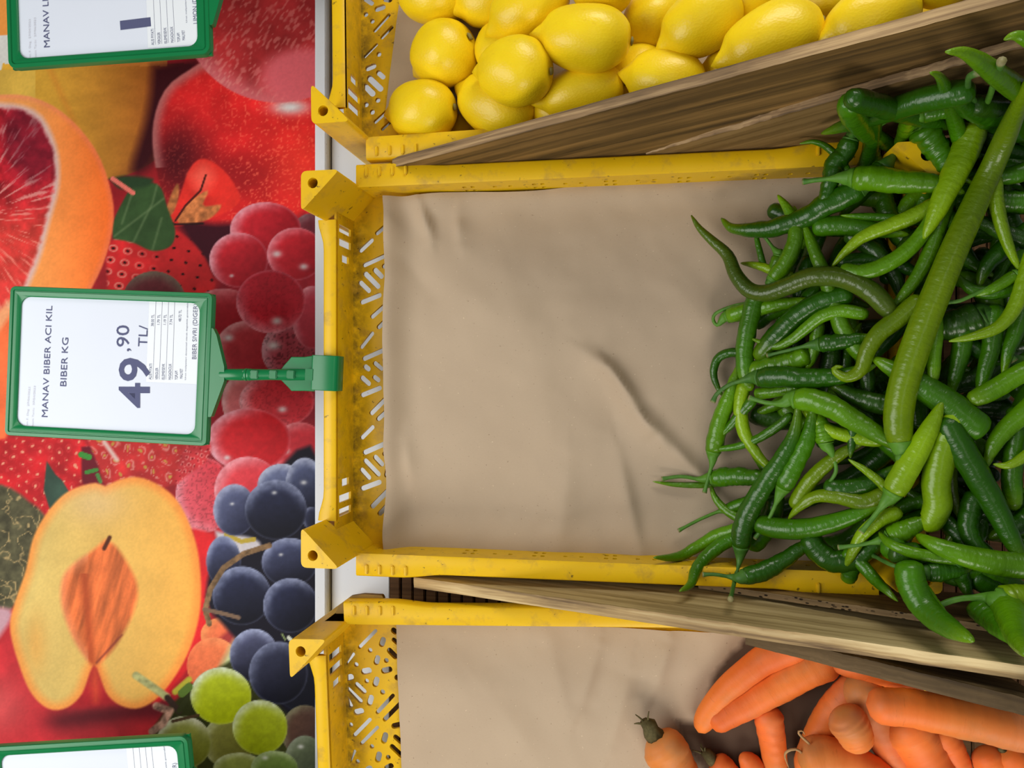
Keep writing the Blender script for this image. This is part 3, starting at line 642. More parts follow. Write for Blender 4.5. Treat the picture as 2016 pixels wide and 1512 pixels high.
RIB = bxm('rib', -0.0016, 0.0016, -0.0055, 0.0045, -0.001, 0.0022, b=0.0008)
GUS = mesh('gusset', [(-0.0012, 0, 0), (-0.0012, 0, 0.046), (-0.0012, 0.0145, 0.046), (0.0012, 0, 0), (0.0012, 0, 0.046), (0.0012, 0.0145, 0.046)], [(0, 1, 2), (5, 4, 3), (0, 3, 4, 1), (1, 4, 5, 2), (2, 5, 3, 0)], False)
MID = (-0.038, 0.0148)
crate('middle yellow plastic crate holding the green peppers', MID, 0.0, H_MID)
RZL, RZC = math.radians(0.7), math.radians(2.4)
LEM = px_post(613, 244, RZL, -0.3, -0.2); CAR = px_post(568, 1258, RZC, -0.3, 0.2)
crate('yellow plastic crate holding the lemons beside the leaning boards', LEM, RZL, H_LEM)
cr = crate('yellow plastic crate holding the carrots, its floor full of slots', CAR, RZC, H_CAR)
# torn soiled flap on the carrot crate's outer corner
fl = [(660, 1208), (668, 1192), (690, 1174), (715, 1170), (752, 1172), (756, 1180), (735, 1190), (708, 1208)]
inv = (Matrix.Translation((CAR[0], CAR[1], 0)) @ Matrix.Rotation(RZC, 4, 'Z')).inverted()
q = [inv @ at(a, b, 0.036) for a, b in fl]
obj('corner_flap', sharp(plate('corner_flap', rpoly([(p.x, p.y) for p in q], 0.0012, 2), [], 0.030, 0.036), 40), M_DARKYEL, cr)['label'] = 'scuffed grey-brown outer corner'

# ------------------------------------------------------------------ kraft paper
def paper(label, x0, x1, y0, y1, ridges, seed, edge=None, mat=None, wetf=None, lift=None, rz=0.0):
    nx, ny = 150, 120
    u = np.linspace(0, 1, nx); X, Y = np.meshgrid(x0 + (x1 - x0) * u, np.linspace(y0, y1, ny))
    if edge is not None: X, Y = edge(X, Y)
    Z = 0.0022 + 0.0055 * fbm(X * 14 + 5, Y * 14 + 5, seed, 3) + 0.002 * fbm(X * 40 + 9, Y * 40 + 2, seed + 4, 2)
    for (ax, ay, bx, by, h, wd, sk) in ridges:
        ex, ey = bx - ax, by - ay; l2 = ex * ex + ey * ey
        tt = np.clip(((X - ax) * ex + (Y - ay) * ey) / l2, 0, 1); dx, dy = X - ax - ex * tt, Y - ay - ey * tt
        sd = (dx * -ey + dy * ex) / math.sqrt(l2); d = np.hypot(dx, dy)
        k = np.where(sd > 0, d / (wd * sk), d / wd); Z += h * np.exp(-k ** 1.5) * (0.35 + 0.65 * np.sin(np.pi * np.clip(tt, 0.08, 0.92)))
    if lift is not None: Z = Z + lift(X, Y)
    H, W = X.shape; idx = np.arange(H * W).reshape(H, W)
    F = np.stack([idx[:-1, :-1], idx[:-1, 1:], idx[1:, 1:], idx[1:, :-1]], -1).reshape(-1, 4)
    m = mesh('kraft_paper', np.stack([X, Y, Z], -1).reshape(-1, 3), F)
    if wetf is not None:
        a = m.attributes.new('wet', 'FLOAT', 'POINT'); a.data.foreach_set('value', wetf(X, Y).astype(np.float32).ravel())
    return tag(obj('kraft_paper', m, mat or M_PAPER), label, 'paper', 'paper sheets lining the crates')
def rid(L): return [tuple(at(a, b, 0.01).xy) + tuple(at(c, d, 0.01).xy) + (h, wd, sk) for a, b, c, d, h, wd, sk in L]
pl = at(767, 740, 0.004).x; pt, pb = at(768, 393, 0.006).y, at(768, 1089, 0.004).y
def edge_mid(X, Y):
    t = np.clip((X - pl) / 0.5, 0, 1); k = (Y - pb) / (pt - pb)
    return X + 0.0025 * (vnoise(Y * 30 + 3, Y * 0, 5) - 0.5) + 0.004 * (1 - k) * 0, Y + k * (0.010 * t - 0.004 * np.sin(X * 38) * 0.35)
def lift_mid(X, Y):
    return 0.019 * np.exp(-((X - pl) / 0.016) ** 2) * (0.55 + 0.9 * fbm(Y * 18 + 3, Y * 0 + 1, 8, 2)) + 0.010 * np.exp(-((Y - pt) / 0.02) ** 2) * np.exp(-((X - pl - 0.05) / 0.03) ** 2) * 0.8 + 0.006 * np.exp(-((pt - Y) / 0.014) ** 2)
paper('brown kraft paper sheet lying half bare beside the green peppers', pl, 0.245, pb, pt, rid([
    (1150, 690, 1215, 740, 0.008, 0.014, 0.6), (1200, 720, 1256, 800, 0.016, 0.013, 0.35), (1245, 800, 1300, 860, 0.012, 0.014, 0.5), (1215, 770, 1200, 860, -0.006, 0.02, 1), (1290, 840, 1400, 960, 0.011, 0.014, 0.5),
    (1120, 900, 1100, 1080, 0.006, 0.025, 0.7), (1215, 880, 1262, 1090, 0.007, 0.02, 0.35), (830, 400, 850, 470, 0.010, 0.010, 0.5), (905, 480, 900, 420, 0.005, 0.010, 0.6), (812, 960, 800, 860, 0.006, 0.012, 0.6),
    (780, 500, 850, 580, -0.005, 0.014, 1), (890, 560, 1010, 640, 0.004, 0.03, 0.7), (1010, 560, 1080, 820, 0.004, 0.035, 0.8), (1330, 560, 1440, 700, 0.005, 0.03, 0.8)]), 3, edge_mid, M_PAPER, None, lift_mid)
cl = at(779, 1240, 0.004); cbx = at(790, 1512, 0.004)
def edge_car(X, Y):
    return X + (cl.y - Y) * ((cbx.x - cl.x) / (cl.y - cbx.y)) + 0.0015 * vnoise(Y * 40, Y * 0, 9), Y
WETP = [tuple(at(a, b, 0.006).xy) for a, b in [(1490, 1240), (1462, 1262), (1440, 1285), (1428, 1300), (1410, 1318), (1398, 1345), (1392, 1372), (1400, 1400), (1385, 1440), (1360, 1425), (1330, 1420), (1345, 1470), (1380, 1512), (1380, 1640), (2100, 1640), (2100, 1240)]]
def wet_car(X, Y):
    d = np.full(X.shape, 1e9); ins = np.zeros(X.shape, bool); k = len(WETP); Xn = X + 0.008 * (fbm(X * 90, Y * 90, 12, 3) - 0.5); Yn = Y + 0.008 * (fbm(X * 90 + 7, Y * 90, 14, 3) - 0.5)
    for i in range(k):
        ax, ay = WETP[i]; bx, by = WETP[(i + 1) % k]; ex, ey = bx - ax, by - ay
        tt = np.clip(((Xn - ax) * ex + (Yn - ay) * ey) / (ex * ex + ey * ey), 0, 1); d = np.minimum(d, np.hypot(Xn - ax - ex * tt, Yn - ay - ey * tt))
        if abs(ey) > 1e-9: ins ^= ((ay > Yn) != (by > Yn)) & (Xn < (bx - ax) * (Yn - ay) / ey + ax)
    return np.clip(0.5 + np.where(ins, 1, -1) * d / 0.006, 0, 1)
paper('brown kraft paper sheet with a dark damp patch under the carrots', cl.x, 0.235, CAR[1] - 0.17, CAR[1] + 0.183, rid([
    (1080, 1260, 1120, 1420, 0.006, 0.02, 0.7), (1180, 1270, 1140, 1400, 0.007, 0.018, 0.5), (960, 1360, 1060, 1500, 0.006, 0.025, 0.8), (1240, 1320, 1200, 1480, 0.007, 0.02, 0.6), (860, 1280, 960, 1440, 0.004, 0.03, 0.8), (1320, 1260, 1290, 1360, 0.007, 0.018, 0.5)]), 23, edge_car, M_PAPERW, wet_car)
ll = at(755, 110, 0.004).x
def edge_lem(X, Y): return X + (Y - 0.35) * 0.13, Y
paper('brown kraft paper sheet in the lemon crate, under the lemons', ll + 0.008, 0.235, LEM[1] - 0.165, LEM[1] + 0.18, [], 37, edge_lem)

# ------------------------------------------------------------------ boards between the crates
def board(label, face, edge, P0, P1, down0, down1, thick, name='wooden_board', out=1, rough=0.0012, seed=1):
    """P0-P1: front line of the top edge; down0/down1: points on the face's lower edge; thick goes away from the face"""
    P0, P1, D0, D1 = Vector(P0), Vector(P1), Vector(down0), Vector(down1)
    ex = (P1 - P0).normalized(); n = ex.cross((D1 - P1)).normalized()
    if n.y * out < 0: n = -n                   # away from the visible face
    ey = n.cross(ex)
    if (D1 - P1).dot(ey) > 0: ey = -ey; 
    if ex.cross(ey).dot(n) < 0: pass
    M = Matrix((ex, ey, ex.cross(ey))).transposed().to_4x4(); M.translation = P0; Mi = M.inverted()
    sg = 1 if ex.cross(ey).dot(n) > 0 else -1
    nx, ny = 90, 8; r = random.Random(seed)
    def grid(zf):
        V = []
        for j in range(ny + 1):
            for i in range(nx + 1):
                s, t = i / nx, j / ny
                a = Mi @ (P0.lerp(P1, s)).lerp(D0.lerp(D1, s), t); V.append([a.x, a.y, 0])
        return V
    jit = [r.gauss(0, rough * 0.06) + rough * (1.8 * float(fbm(np.array(i * 0.16 + seed), np.array(seed * 1.7), seed, 4)) - 0.8) for i in range(nx + 1)]
    F = grid(0); B = grid(0)
    for i in range(nx + 1):
        F[i][1] += jit[i]; B[i][1] += jit[i] * 0.6 + r.gauss(0, rough * 0.05)
    for v in B: v[2] = sg * thick
    for k, v in enumerate(F): v[2] += r.gauss(0, 0.00012)
    # worn middle row along the top edge
    C = [[(F[i][0] + B[i][0]) / 2, (F[i][1] + B[i][1]) / 2 + abs(r.gauss(0, rough * 0.05)) + rough * 0.2, sg * thick * 0.5] for i in range(nx + 1)]
    N = (nx + 1) * (ny + 1); verts = F + B + C; body = []; top = []
    for j in range(ny):
        for i in range(nx):
            a = j * (nx + 1) + i; body.append((a, a + 1, a + nx + 2, a + nx + 1)); body.append((N + a, N + a + nx + 1, N + a + nx + 2, N + a + 1))
    for i in range(nx):
        top += [(i, 2 * N + i, 2 * N + i + 1, i + 1), (2 * N + i, N + i, N + i + 1, 2 * N + i + 1)]
        a = ny * (nx + 1) + i; body.append((a, a + 1, N + a + 1, N + a))
    for j in range(ny):
        a = j * (nx + 1); body.append((a, a + nx + 1, N + a + nx + 1, N + a)); a += nx; body.append((a, N + a, N + a + nx + 1, a + nx + 1))
    body += [(0, N, 2 * N), (nx, 2 * N + nx, N + nx)]
    m = mesh(name, verts, body + top, False); m.materials.append(face); m.materials.append(edge)
    mi = [0] * len(body) + [1] * len(top); m.polygons.foreach_set('material_index', mi)
    bm = bmesh.new(); bm.from_mesh(m); bmesh.ops.recalc_face_normals(bm, faces=bm.faces); bm.to_mesh(m); bm.free()
    m.polygons.foreach_set('use_smooth', [True] * len(m.polygons)); sharp(m, 35)
    o = obj(name, m, None); o.matrix_world = M
    return tag(o, label, 'board', 'loose boards wedged between the crates')
def line3(ua, va, za, ub, vb, zb, ue):
    a, b = at(ua, va, za), at(ub, vb, zb); k = (ue - ua) / (ub - ua); return a, a + (b - a) * (k * 1.0)
p0 = at(772, 330, 0.050); p1 = at(1664, 92, 0.216); p1 = p0 + (p1 - p0) * 1.42
board('thick weathered board holding back the lemons, tallest of the leaning boards', M_WOOD1, M_EDGE, p0, p1, (p0.x + 0.02, 0.2335, 0.012), (p1.x, p1.y - 0.03, p1.z - 0.21), 0.0108, out=1, seed=3)
p0 = at(1272, 304, 0.050); p1 = at(2016, 93, 0.222); p1 = p0 + (p1 - p0) * 1.12
board('thinner chipped board behind the pepper tops, in front of the lemon board', M_WOOD2, M_EDGE, p0, p1, (p0.x + 0.01, 0.2335, 0.030), (p1.x, 0.236, 0.055), 0.0080, out=1, rough=0.0045, seed=5)
p0 = at(815, 1136, 0.0335); p1 = at(2016, 1310, 0.173); p1 = p0 + (p1 - p0) * 1.06
board('pale grained pine board between peppers and carrots, its splintered edge up', M_PINE, M_PLY, p0, p1, (p0.x + 0.02, -0.2075, -0.006), (p1.x, -0.2125, 0.058), 0.0118, out=-1, rough=0.0022, seed=8)
p0 = at(1375, 1147, 0.031); p1 = at(2016, 1240, 0.142); p1 = p0 + (p1 - p0) * 1.08
board('worm-eaten brown board between the pepper crate and the pine board', M_WOOD2, M_WORM, p0, p1, (p0.x + 0.01, -0.2025, 0.012), (p1.x, -0.2025, 0.035), 0.0058, out=-1, rough=0.0016, seed=11)
p0 = at(1470, 1240, 0.085); p1 = at(2016, 1374, 0.183); p1 = p0 + (p1 - p0) * 1.08
board('dark rough board leaning over the carrots, under the pine board', M_WOOD3, M_WOOD3, p0, p1, (p0.x + 0.02, -0.2475, 0.07), (p1.x, -0.254, 0.06), 0.0135, out=-1, rough=0.0036, seed=13)

# ------------------------------------------------------------------ price tags (built once in the tag's own plane, text-right = x, text-up = y)
TA, TB_, TC, TD = at(10, 862, 0.092), at(22, 568, 0.092), at(420, 572, 0.074), at(408, 873, 0.074)
def frame_of(A, Bv, Cv, Dv):
    c = (A + Bv + Cv + Dv) / 4; ex = ((Cv - Dv) + (Bv - A)).normalized(); ey = ((A - Dv) + (Bv - Cv)); ey = (ey - ex * ey.dot(ex)).normalized()
    M = Matrix((ex, ey, ex.cross(ey))).transposed().to_4x4(); M.translation = c; return M
TM = frame_of(TA, TB_, TC, TD); TMI = TM.inverted()
TW = ((TC - TD).length + (TB_ - TA).length) / 2; TH = ((TA - TD).length + (TB_ - TC).length) / 2
def tp(u, v, z=0.0):                      # a place on the tag's face plane, in the tag's own coordinates
    o = TMI @ Vector((0, 0, CAM_H)); d = TMI.to_3x3() @ ray(u, v); t = (z - o.z) / d.z
    return Vector((o.x + d.x * t, o.y + d.y * t, z))
def text_mesh(s, bold=0.0):
    cu = bpy.data.curves.new('t', 'FONT'); cu.body = s; cu.size = 1.0; cu.offset = bold; cu.resolution_u = 3; cu.fill_mode = 'FRONT'
    o = bpy.data.objects.new('t', cu); COL.objects.link(o); dg = bpy.context.evaluated_depsgraph_get()
    m = bpy.data.meshes.new_from_object(o.evaluated_get(dg)); bpy.data.objects.remove(o); bpy.data.curves.remove(cu)
    return m
def lettering(s, p0, p1, cap, mat, parent, z, bold=0.0, capof=None, ov=None):
    """letters s on the tag from baseline point p0 to p1 with capital height cap (metres)"""
    m = text_mesh(s, bold); m.name = 'lettering'; n = len(m.vertices); co = np.empty(n * 3, np.float32); m.vertices.foreach_get('co', co); co = co.reshape(-1, 3)
    d = (p1 - p0); L = d.length; d = d / L; x0, x1 = co[:, 0].min(), co[:, 0].max(); kx = L / (x1 - x0); ky = cap / 0.727
    nrm = Vector((-d.y, d.x, 0)); out = np.empty_like(co)
    xs = (co[:, 0] - x0) * kx; ys = co[:, 1] * ky
    out[:, 0] = p0.x + d.x * xs + nrm.x * ys; out[:, 1] = p0.y + d.y * xs + nrm.y * ys; out[:, 2] = z
    m.vertices.foreach_set('co', out.ravel()); m.update()
    return obj('lettering', m, mat, parent)
PXM = depth(215, 0.083) / FPX              # metres per photo pixel on the tag
MID_TEXT = [('MANAV BIBER ACI KIL', 90, 821.6, 99.4, 601.7, 13.0, 'i'), ('BIBER KG', 127, 760.8, 131.4, 664.7, 13.6, 'i'), ('49', 291, 803.4, 291, 704.5, 65, 'I'),
            (',90', 251.5, 691.5, 251, 640, 27.5, 'i'), ('TL/', 286.5, 682.5, 288.5, 641, 19.5, 'i'),
            ('ALIS FIYATI', 295.5, 747.5, 297, 716, 6, 's'), ('VERGILER', 308.5, 747.5, 309, 724, 6, 's'), ('ISLEME/SEVK', 321.5, 747.5, 322, 716, 6, 's'), ('MAGAZACILIK', 334.5, 747.5, 335, 716, 6, 's'), ('TOPLAM', 347.5, 747.5, 347, 730, 6, 's'), ('MALIYET', 357, 745.5, 357.5, 726, 6, 's'),
            ('38.00 TL', 299.8, 642, 301, 619, 5.6, 's'), ('1.79 TL', 311.8, 639, 313, 619, 5.6, 's'), ('1.19 TL', 324, 639, 325.4, 619, 5.6, 's'), ('7.74 TL', 336.4, 639, 337.6, 619, 5.6, 's'), ('48.72 TL', 354, 633, 355, 610, 5.6, 's'),
            ('Urun maliyetleri donemsel olarak degisiklik gosterebilir', 363.6, 748, 368, 593, 2.6, 's'), ('BIBER SIVRI (DIGER)', 384, 707, 386.6, 598, 9.2, 's'),
            ('Son F. Deg', 50.5, 842, 53, 806, 4, 'f'), ('27/04/2023', 53.2, 800, 56, 762, 4, 'f'), ('Basim Tarihi', 61.8, 842, 64, 804, 4, 'f'), ('27/04/2023', 64.2, 798, 66.5, 760, 4, 'f')]
def offs(L, du, dv): return [(a, b + du, c + dv, d + du, e + dv, f, g) for a, b, c, d, e, f, g in L]
LEM_TEXT = [('MANAV LIMON KG', 90, 821.6, 97, 640, 13.0, 'i'), ('11', 291, 806, 291, 716, 65, 'I'), (',90', 251.5, 704, 251, 654, 27.5, 'i'), ('TL/', 286.5, 695, 288.5, 654, 19.5, 'i')] + \
           offs([t for t in MID_TEXT if t[0] in ('ALIS FIYATI', 'VERGILER', 'ISLEME/SEVK', 'MAGAZACILIK', 'TOPLAM', 'MALIYET')], 0, 96) + offs([t for t in MID_TEXT if t[0].startswith('Urun')], 0, 60) + \
           [('LIMON (DIGER)', 384, 812, 386, 735, 9.2, 's')] + offs([t for t in MID_TEXT if t[6] == 'f'], 0, 0)
CAR_TEXT = [('1', 262, 640, 262, 632, 18, 's')] + [t for t in MID_TEXT if t[0].startswith('Urun')] + [('HAVUC (DIGER)', 384, 707, 386.6, 632, 9.2, 's'), ('MANAV HAVUC KG', 90, 821.6, 97, 668, 13.0, 'i')]
def ring(pts, ins, z):                    # an inset copy of a rounded outline
    c = len(pts); out = []
    for i in range(c):
        p, a, b = Vector(pts[i]), Vector(pts[i - 1]), Vector(pts[(i + 1) % c]); tdir = (b - a).normalized(); q = p + Vector((-tdir.y, tdir.x)) * ins; out.append((q.x, q.y, z))
    return out
def price_tag(label, M, texts, sticker=True, stick_dv=0.0, round_r=0.006):
    root = thing('price_tag', label, 'price tag', (0, 0, 0), 0, 'green price tags clipped to the crates'); root.matrix_world = M
    w2, h2 = TW / 2, TH / 2
    o = rrect(-w2, w2, -h2, h2, round_r, 5)
    prof = [(0.0, -0.007), (0.0, 0.0005), (0.0006, 0.0016), (0.0040, 0.0018), (0.0046, 0.0006), (0.0054, 0.0006), (0.0060, 0.0015), (0.0085, 0.0012), (0.0112, -0.0012), (0.0114, -0.004)]
    loops = [ring(o, i * (1.0 if i < 0.007 else 1.0), z) for i, z in prof]
    # rounded window: blend inner loops to a rounder outline
    inner = rrect(-w2 + 0.0112, w2 - 0.0112, -h2 + 0.0150, h2 - 0.0112, 0.0105, 5)
    loops[-2] = [(x, y, -0.0012) for x, y in inner]; loops[-1] = [(x, y, -0.004) for x, y in inner]
    obj('frame', sharp(loops_mesh('frame', loops, True, False), 35), M_GREEN, root)
    obj('backing', bxm('backing', -w2 + 0.001, w2 - 0.001, -h2 + 0.001, h2 - 0.001, -0.008, -0.0045), M_GREEN, root)
    obj('price_paper', mesh('price_paper', [(-w2 + 0.003, -h2 + 0.003, -0.0030), (w2 - 0.003, -h2 + 0.003, -0.0030), (w2 - 0.003, h2 - 0.003, -0.0030), (-w2 + 0.003, h2 - 0.003, -0.0030)], [(0, 1, 2, 3)], False), M_TAGP, root)
    if sticker:
        a, b = tp(290, 752 + stick_dv), tp(287, 560); c = tp(394, 740); x0, x1 = max(a.x, -w2 + 0.004), min(b.x, w2 - 0.004); y1, y0 = (a.y + b.y) / 2, max(c.y, -h2 + 0.004)
        st = obj('cost_sticker', mesh('cost_sticker', [(x0, y0, -0.0027), (x1, y0, -0.0027), (x1, y1, -0.0027), (x0, y1, -0.0027)], [(0, 1, 2, 3)], False), M_STICK, root)
        for u0, u1 in ((298.3, 304.5), (311, 317), (324, 329.5), (336.8, 341.6)):
            p, q = tp(u0, 747 + stick_dv), tp(u1, 592 + min(stick_dv, 0)); d = (q - p).normalized() * 0; k = 0.00016
            q.x = min(q.x, x1); p.x = max(p.x, x0)
            obj('rule_line', mesh('rule_line', [(p.x, p.y - k, -0.00255), (q.x, q.y - k, -0.00255), (q.x, q.y + k, -0.00255), (p.x, p.y + k, -0.00255)], [(0, 1, 2, 3)], False), M_INK2, st)
    for s, u0, v0, u1, v1, cap, kd in texts:
        p, q = tp(u0, v0), tp(u1, v1)
        if p.x < -w2 + 0.0115 and sticker and stick_dv: # cut by the frame's edge in the photo
            k = (-w2 + 0.0118 - p.x) / max(1e-6, q.x - p.x)
        lettering(s, p, q, cap * PXM, {'i': M_INK, 'I': M_INK, 's': M_INK2, 'f': M_INK3}[kd], root, -0.0026 if kd in 'iIf' else -0.0024, {'i': 0.0, 'I': 0.014, 's': 0.0, 'f': 0.0}[kd])
    # shoulder, stem, grip and clip
    P = lambda L, z=0.0: [tuple(tp(u, v).xy) for u, v in L]
    obj('shoulder', sharp(bevel(plate('shoulder', rpoly(P([(404, 646), (420, 646), (427, 660), (442, 722), (442, 750), (416, 821), (404, 821)]), 0.0012, 2), [], -0.0065, 0.0008), 0.0006, 1, 0.9), 40), M_GREEN, root)
    def cap_loop(u, hw, hz, zc, n=12):
        c = tp(u, 737.5); return [(c.x + hw * math.cos(t), c.y, zc + hz * math.sin(t)) for t in [2 * math.pi * (i + 0.5) / n for i in range(n)]]
    prof = [(428, .0052, .003, -.003), (433, .0062, .0045, -.003), (476, .0066, .0050, -.004), (478, .0060, .0044, -.004), (480, .0070, .0054, -.004), (483, .0070, .0054, -.004), (484, .0061, .0045, -.004), (486, .0068, .0052, -.004), (489, .0068, .0052, -.0045), (491, .0064, .005, -.0045),
            (530, .0060, .0050, -.006), (565, .0064, .005, -.008), (600, .0062, .0045, -.010)]
    stem = obj('stem', sharp(loops_mesh('stem', [cap_loop(*a) for a in prof]), 50), M_GREEN, root)
    for u in (500, 536, 570):
        c = tp(u, 737.5); m = bxm('stud', -0.0044, 0.0044, -0.0044, 0.0044, 0.0, 0.0022, b=0.0009); b_ = obj('stud', m, M_GREEN, stem); b_.location = (c.x, c.y, -0.0013 - (u - 500) * 0.00004)
    g = [(545, 727), (552, 718), (562, 707), (566, 702), (592, 702), (612, 699), (612, 771), (592, 770), (566, 770), (560, 763), (552, 755), (545, 748)]
    obj('grip_plate', sharp(bevel(plate('grip_plate', P(g), [], -0.0135, -0.0105), 0.0007, 1, 0.9), 40), M_GREEN, root)
    # clip: a C-shaped jaw hooked over the crate rim
    a, b = tp(610, 699), tp(664, 699); y0, y1 = a.y, b.y; xa, xb = tp(640, 769.5).x, tp(640, 699.5).x
    yl = y0 - y1
    sec = [(y0, -0.015), (y0, -0.0065), (y0 - 0.002, -0.0055), (y1 + 0.006, -0.0040), (y1 + 0.002, -0.0050), (y1, -0.008), (y1, -0.024), (y1 + 0.0022, -0.026), (y1 + 0.0026, -0.0115), (y0 - yl * 0.42, -0.0110), (y0 - yl * 0.42, -0.030), (y0 - yl * 0.34, -0.030), (y0 - yl * 0.30, -0.015)]
    n = len(sec); vv = [(xa, y, z) for y, z in sec] + [(xb, y, z) for y, z in sec]
    tri = tessellate_polygon([[Vector((y, z, 0)) for y, z in sec]])
    ff = [(i, (i + 1) % n, n + (i + 1) % n, n + i) for i in range(n)] + [tuple(t) for t in tri] + [tuple(n + i for i in reversed(t)) for t in tri]
    m = mesh('clip', vv, ff, False); bm = bmesh.new(); bm.from_mesh(m); bmesh.ops.recalc_face_normals(bm, faces=bm.faces); bm.to_mesh(m); bm.free()
    obj('clip', sharp(bevel(m, 0.0006, 1, 0.5), 35), M_GREEN, root)
    m = bxm('clip_latch', -0.0065, 0.0065, -0.0045, 0.0045, 0, 0.0016, b=0.0005); c = tp(605, 737.5); q = obj('clip_latch', m, M_GREEN, root); q.location = (c.x, c.y, -0.0065)
    return root
price_tag('green framed price tag reading 49,90 clipped to the middle crate', TM, MID_TEXT)
def tag_at(pa, pd, za, zd):               # from the text-left-top and text-left-bottom corners
    A, Dv = at(*pa, za), at(*pd, zd); up = (A - Dv).normalized(); n = TM.to_3x3() @ Vector((0, 0, 1)); ex = up.cross(n).normalized()
    A2 = Dv + up * TH; return frame_of(A2, A2 + ex * TW, Dv + ex * TW, Dv)
price_tag('green framed lemon price tag at the top corner, cut off by the frame', tag_at((3, 137), (415, 107), 0.092, 0.074), LEM_TEXT, True, 96, 0.009)
C_, = [at(370, 1447, 0.074)]; B_ = at(-35, 1471, 0.092); up = (B_ - C_).normalized(); nn = TM.to_3x3() @ Vector((0, 0, 1)); ex = up.cross(nn).normalized()
price_tag('green framed price tag at the bottom left, mostly out of view', frame_of(C_ - ex * TW + up * TH, C_ + up * TH, C_, C_ - ex * TW), CAR_TEXT, True, 0, 0.009)

# ------------------------------------------------------------------ lemons
def lemon_mesh():
    n, k = 40, 28; V = []; F = []
    prof = []
    for i in range(n + 1):
        t = i / n; x = -1 + 2 * t                       # -1 nipple end, +1 stem end
        r = math.sqrt(max(0, 1 - abs(x) ** 2.2)) * (0.985 + 0.03 * math.sin(3 * x))
        X = x
        if x < -0.80: q = (-x - 0.80) / 0.20; r = r * (1 - q) ** 1.4 + 0.30 * q ** 0.6 * math.sqrt(max(0.0, 1 - q ** 3)) * (1 - 0.35 * q); X = x - 0.22 * q * q
        if x > 0.9: q = (x - 0.9) / 0.1; X = x - 0.07 * q * q
        prof.append((X, r))
    for i, (X, r) in enumerate(prof):
        for j in range(k):
            a = 2 * math.pi * j / k; w_ = 1 + 0.018 * math.sin(3 * a + 4 * X) + 0.012 * math.sin(5 * a - 3 * X + 1)
            V.append((X * 1.0, r * w_ * math.cos(a), r * w_ * math.sin(a)))
    F = [(i * k + j, i * k + (j + 1) % k, (i + 1) * k + (j + 1) % k, (i + 1) * k + j) for i in range(n) for j in range(k)]
    m = mesh('peel', V, F); bm = bmesh.new(); bm.from_mesh(m); bmesh.ops.remove_doubles(bm, verts=bm.verts, dist=1e-5); bmesh.ops.recalc_face_normals(bm, faces=bm.faces); bm.to_mesh(m); bm.free()
    m.polygons.foreach_set('use_smooth', [True] * len(m.polygons)); return m
LM = lemon_mesh()
bt = [(0.86, 0.0), (0.97, 0.11), (1.0, 0.10), (1.02, 0.05), (0.985, 0.0)]
BT = loops_mesh('stem_button', [[(x, r * math.cos(a * 0.7854) * (1 + 0.25 * (a % 2)), r * math.sin(a * 0.7854) * (1 + 0.25 * (a % 2))) for a in range(8)] for x, r in bt[1:4]])
# u, v, long half-axis px, short half-axis px, direction of the nipple (deg, photo), tilt of the nipple (deg, down +), z, label
LEMONS = [
    (853, -18, 78, 66, 165, 0, 0.036, 'lemon at the top left, partly above the frame, beside bare paper'),
    (874, 108, 70, 65, 200, 22, 0.036, 'round lemon at the left, its stem scar facing right, nipple hidden'),
    (832, 218, 72, 60, 180, 8, 0.036, 'bottom left lemon in the crate corner beside the ribbed rim'),
    (978, 210, 88, 62, 150, 5, 0.036, 'orange-yellow lemon under the front lemon, touching the board, nipple left'),
    (1014, 141, 80, 67, 172, 12, 0.082, 'front lemon lying on two others, bluntly pointed to the left'),
    (985, 98, 60, 52, 110, 30, 0.040, 'lemon peeping out between the front lemon and the pointed one above'),
    (962, -8, 70, 58, 200, 0, 0.042, 'half-hidden lemon at the top edge between two whole ones'),
    (1042, 12, 88, 62, 208, 5, 0.072, 'lemon with a sharp nipple pointing down left, at the top edge'),
    (1152, 75, 96, 65, 172, 0, 0.088, 'large smooth lemon with nipple left and stem end right, top of the pile'),
    (1146, 182, 88, 52, 190, 0, 0.056, 'slim lemon leaning behind the board, brown-tipped nipple on its left'),
    (1186, -32, 66, 62, 180, 10, 0.080, 'lemon cut by the top edge above the large smooth lemon'),
    (1286, 45, 58, 66, 120, 20, 0.040, 'shaded lemon deep between the large smooth lemon and its right neighbour'),
    (1254, 145, 62, 55, 200, 10, 0.036, 'dark shaded lemon behind the board, low in a gap'),
    (1310, 158, 82, 60, 168, 0, 0.070, 'plain oval lemon half sunk behind the middle of the board'),
    (1382, 42, 88, 64, 208, 5, 0.088, 'round lemon with nipple low left and a stem scar up right'),
    (1520, 80, 106, 70, 200, 0, 0.112, 'biggest lemon, long, its open stem scar at the right end'),
    (1484, -14, 66, 52, 25, 0, 0.085, 'lemon tucked above the biggest one at the top edge'),
    (1716, 38, 98, 66, 200, 0, 0.124, 'rightmost whole lemon above the board, bright, under the top edge'),
    (1850, -28, 62, 44, 180, 0, 0.130, 'lemon sliver at the top edge, farthest to the right'),
    (1092, 222, 50, 42, 150, 0, 0.034, 'small dark lemon low under the slim one, against the board'),
    (1440, 135, 58, 46, 180, 0, 0.060, 'lemon corner showing under the biggest lemon at the board'),
    (1620, 5, 60, 55, 180, 20, 0.055, 'deeply shaded lemon in the gap beside the biggest one')]
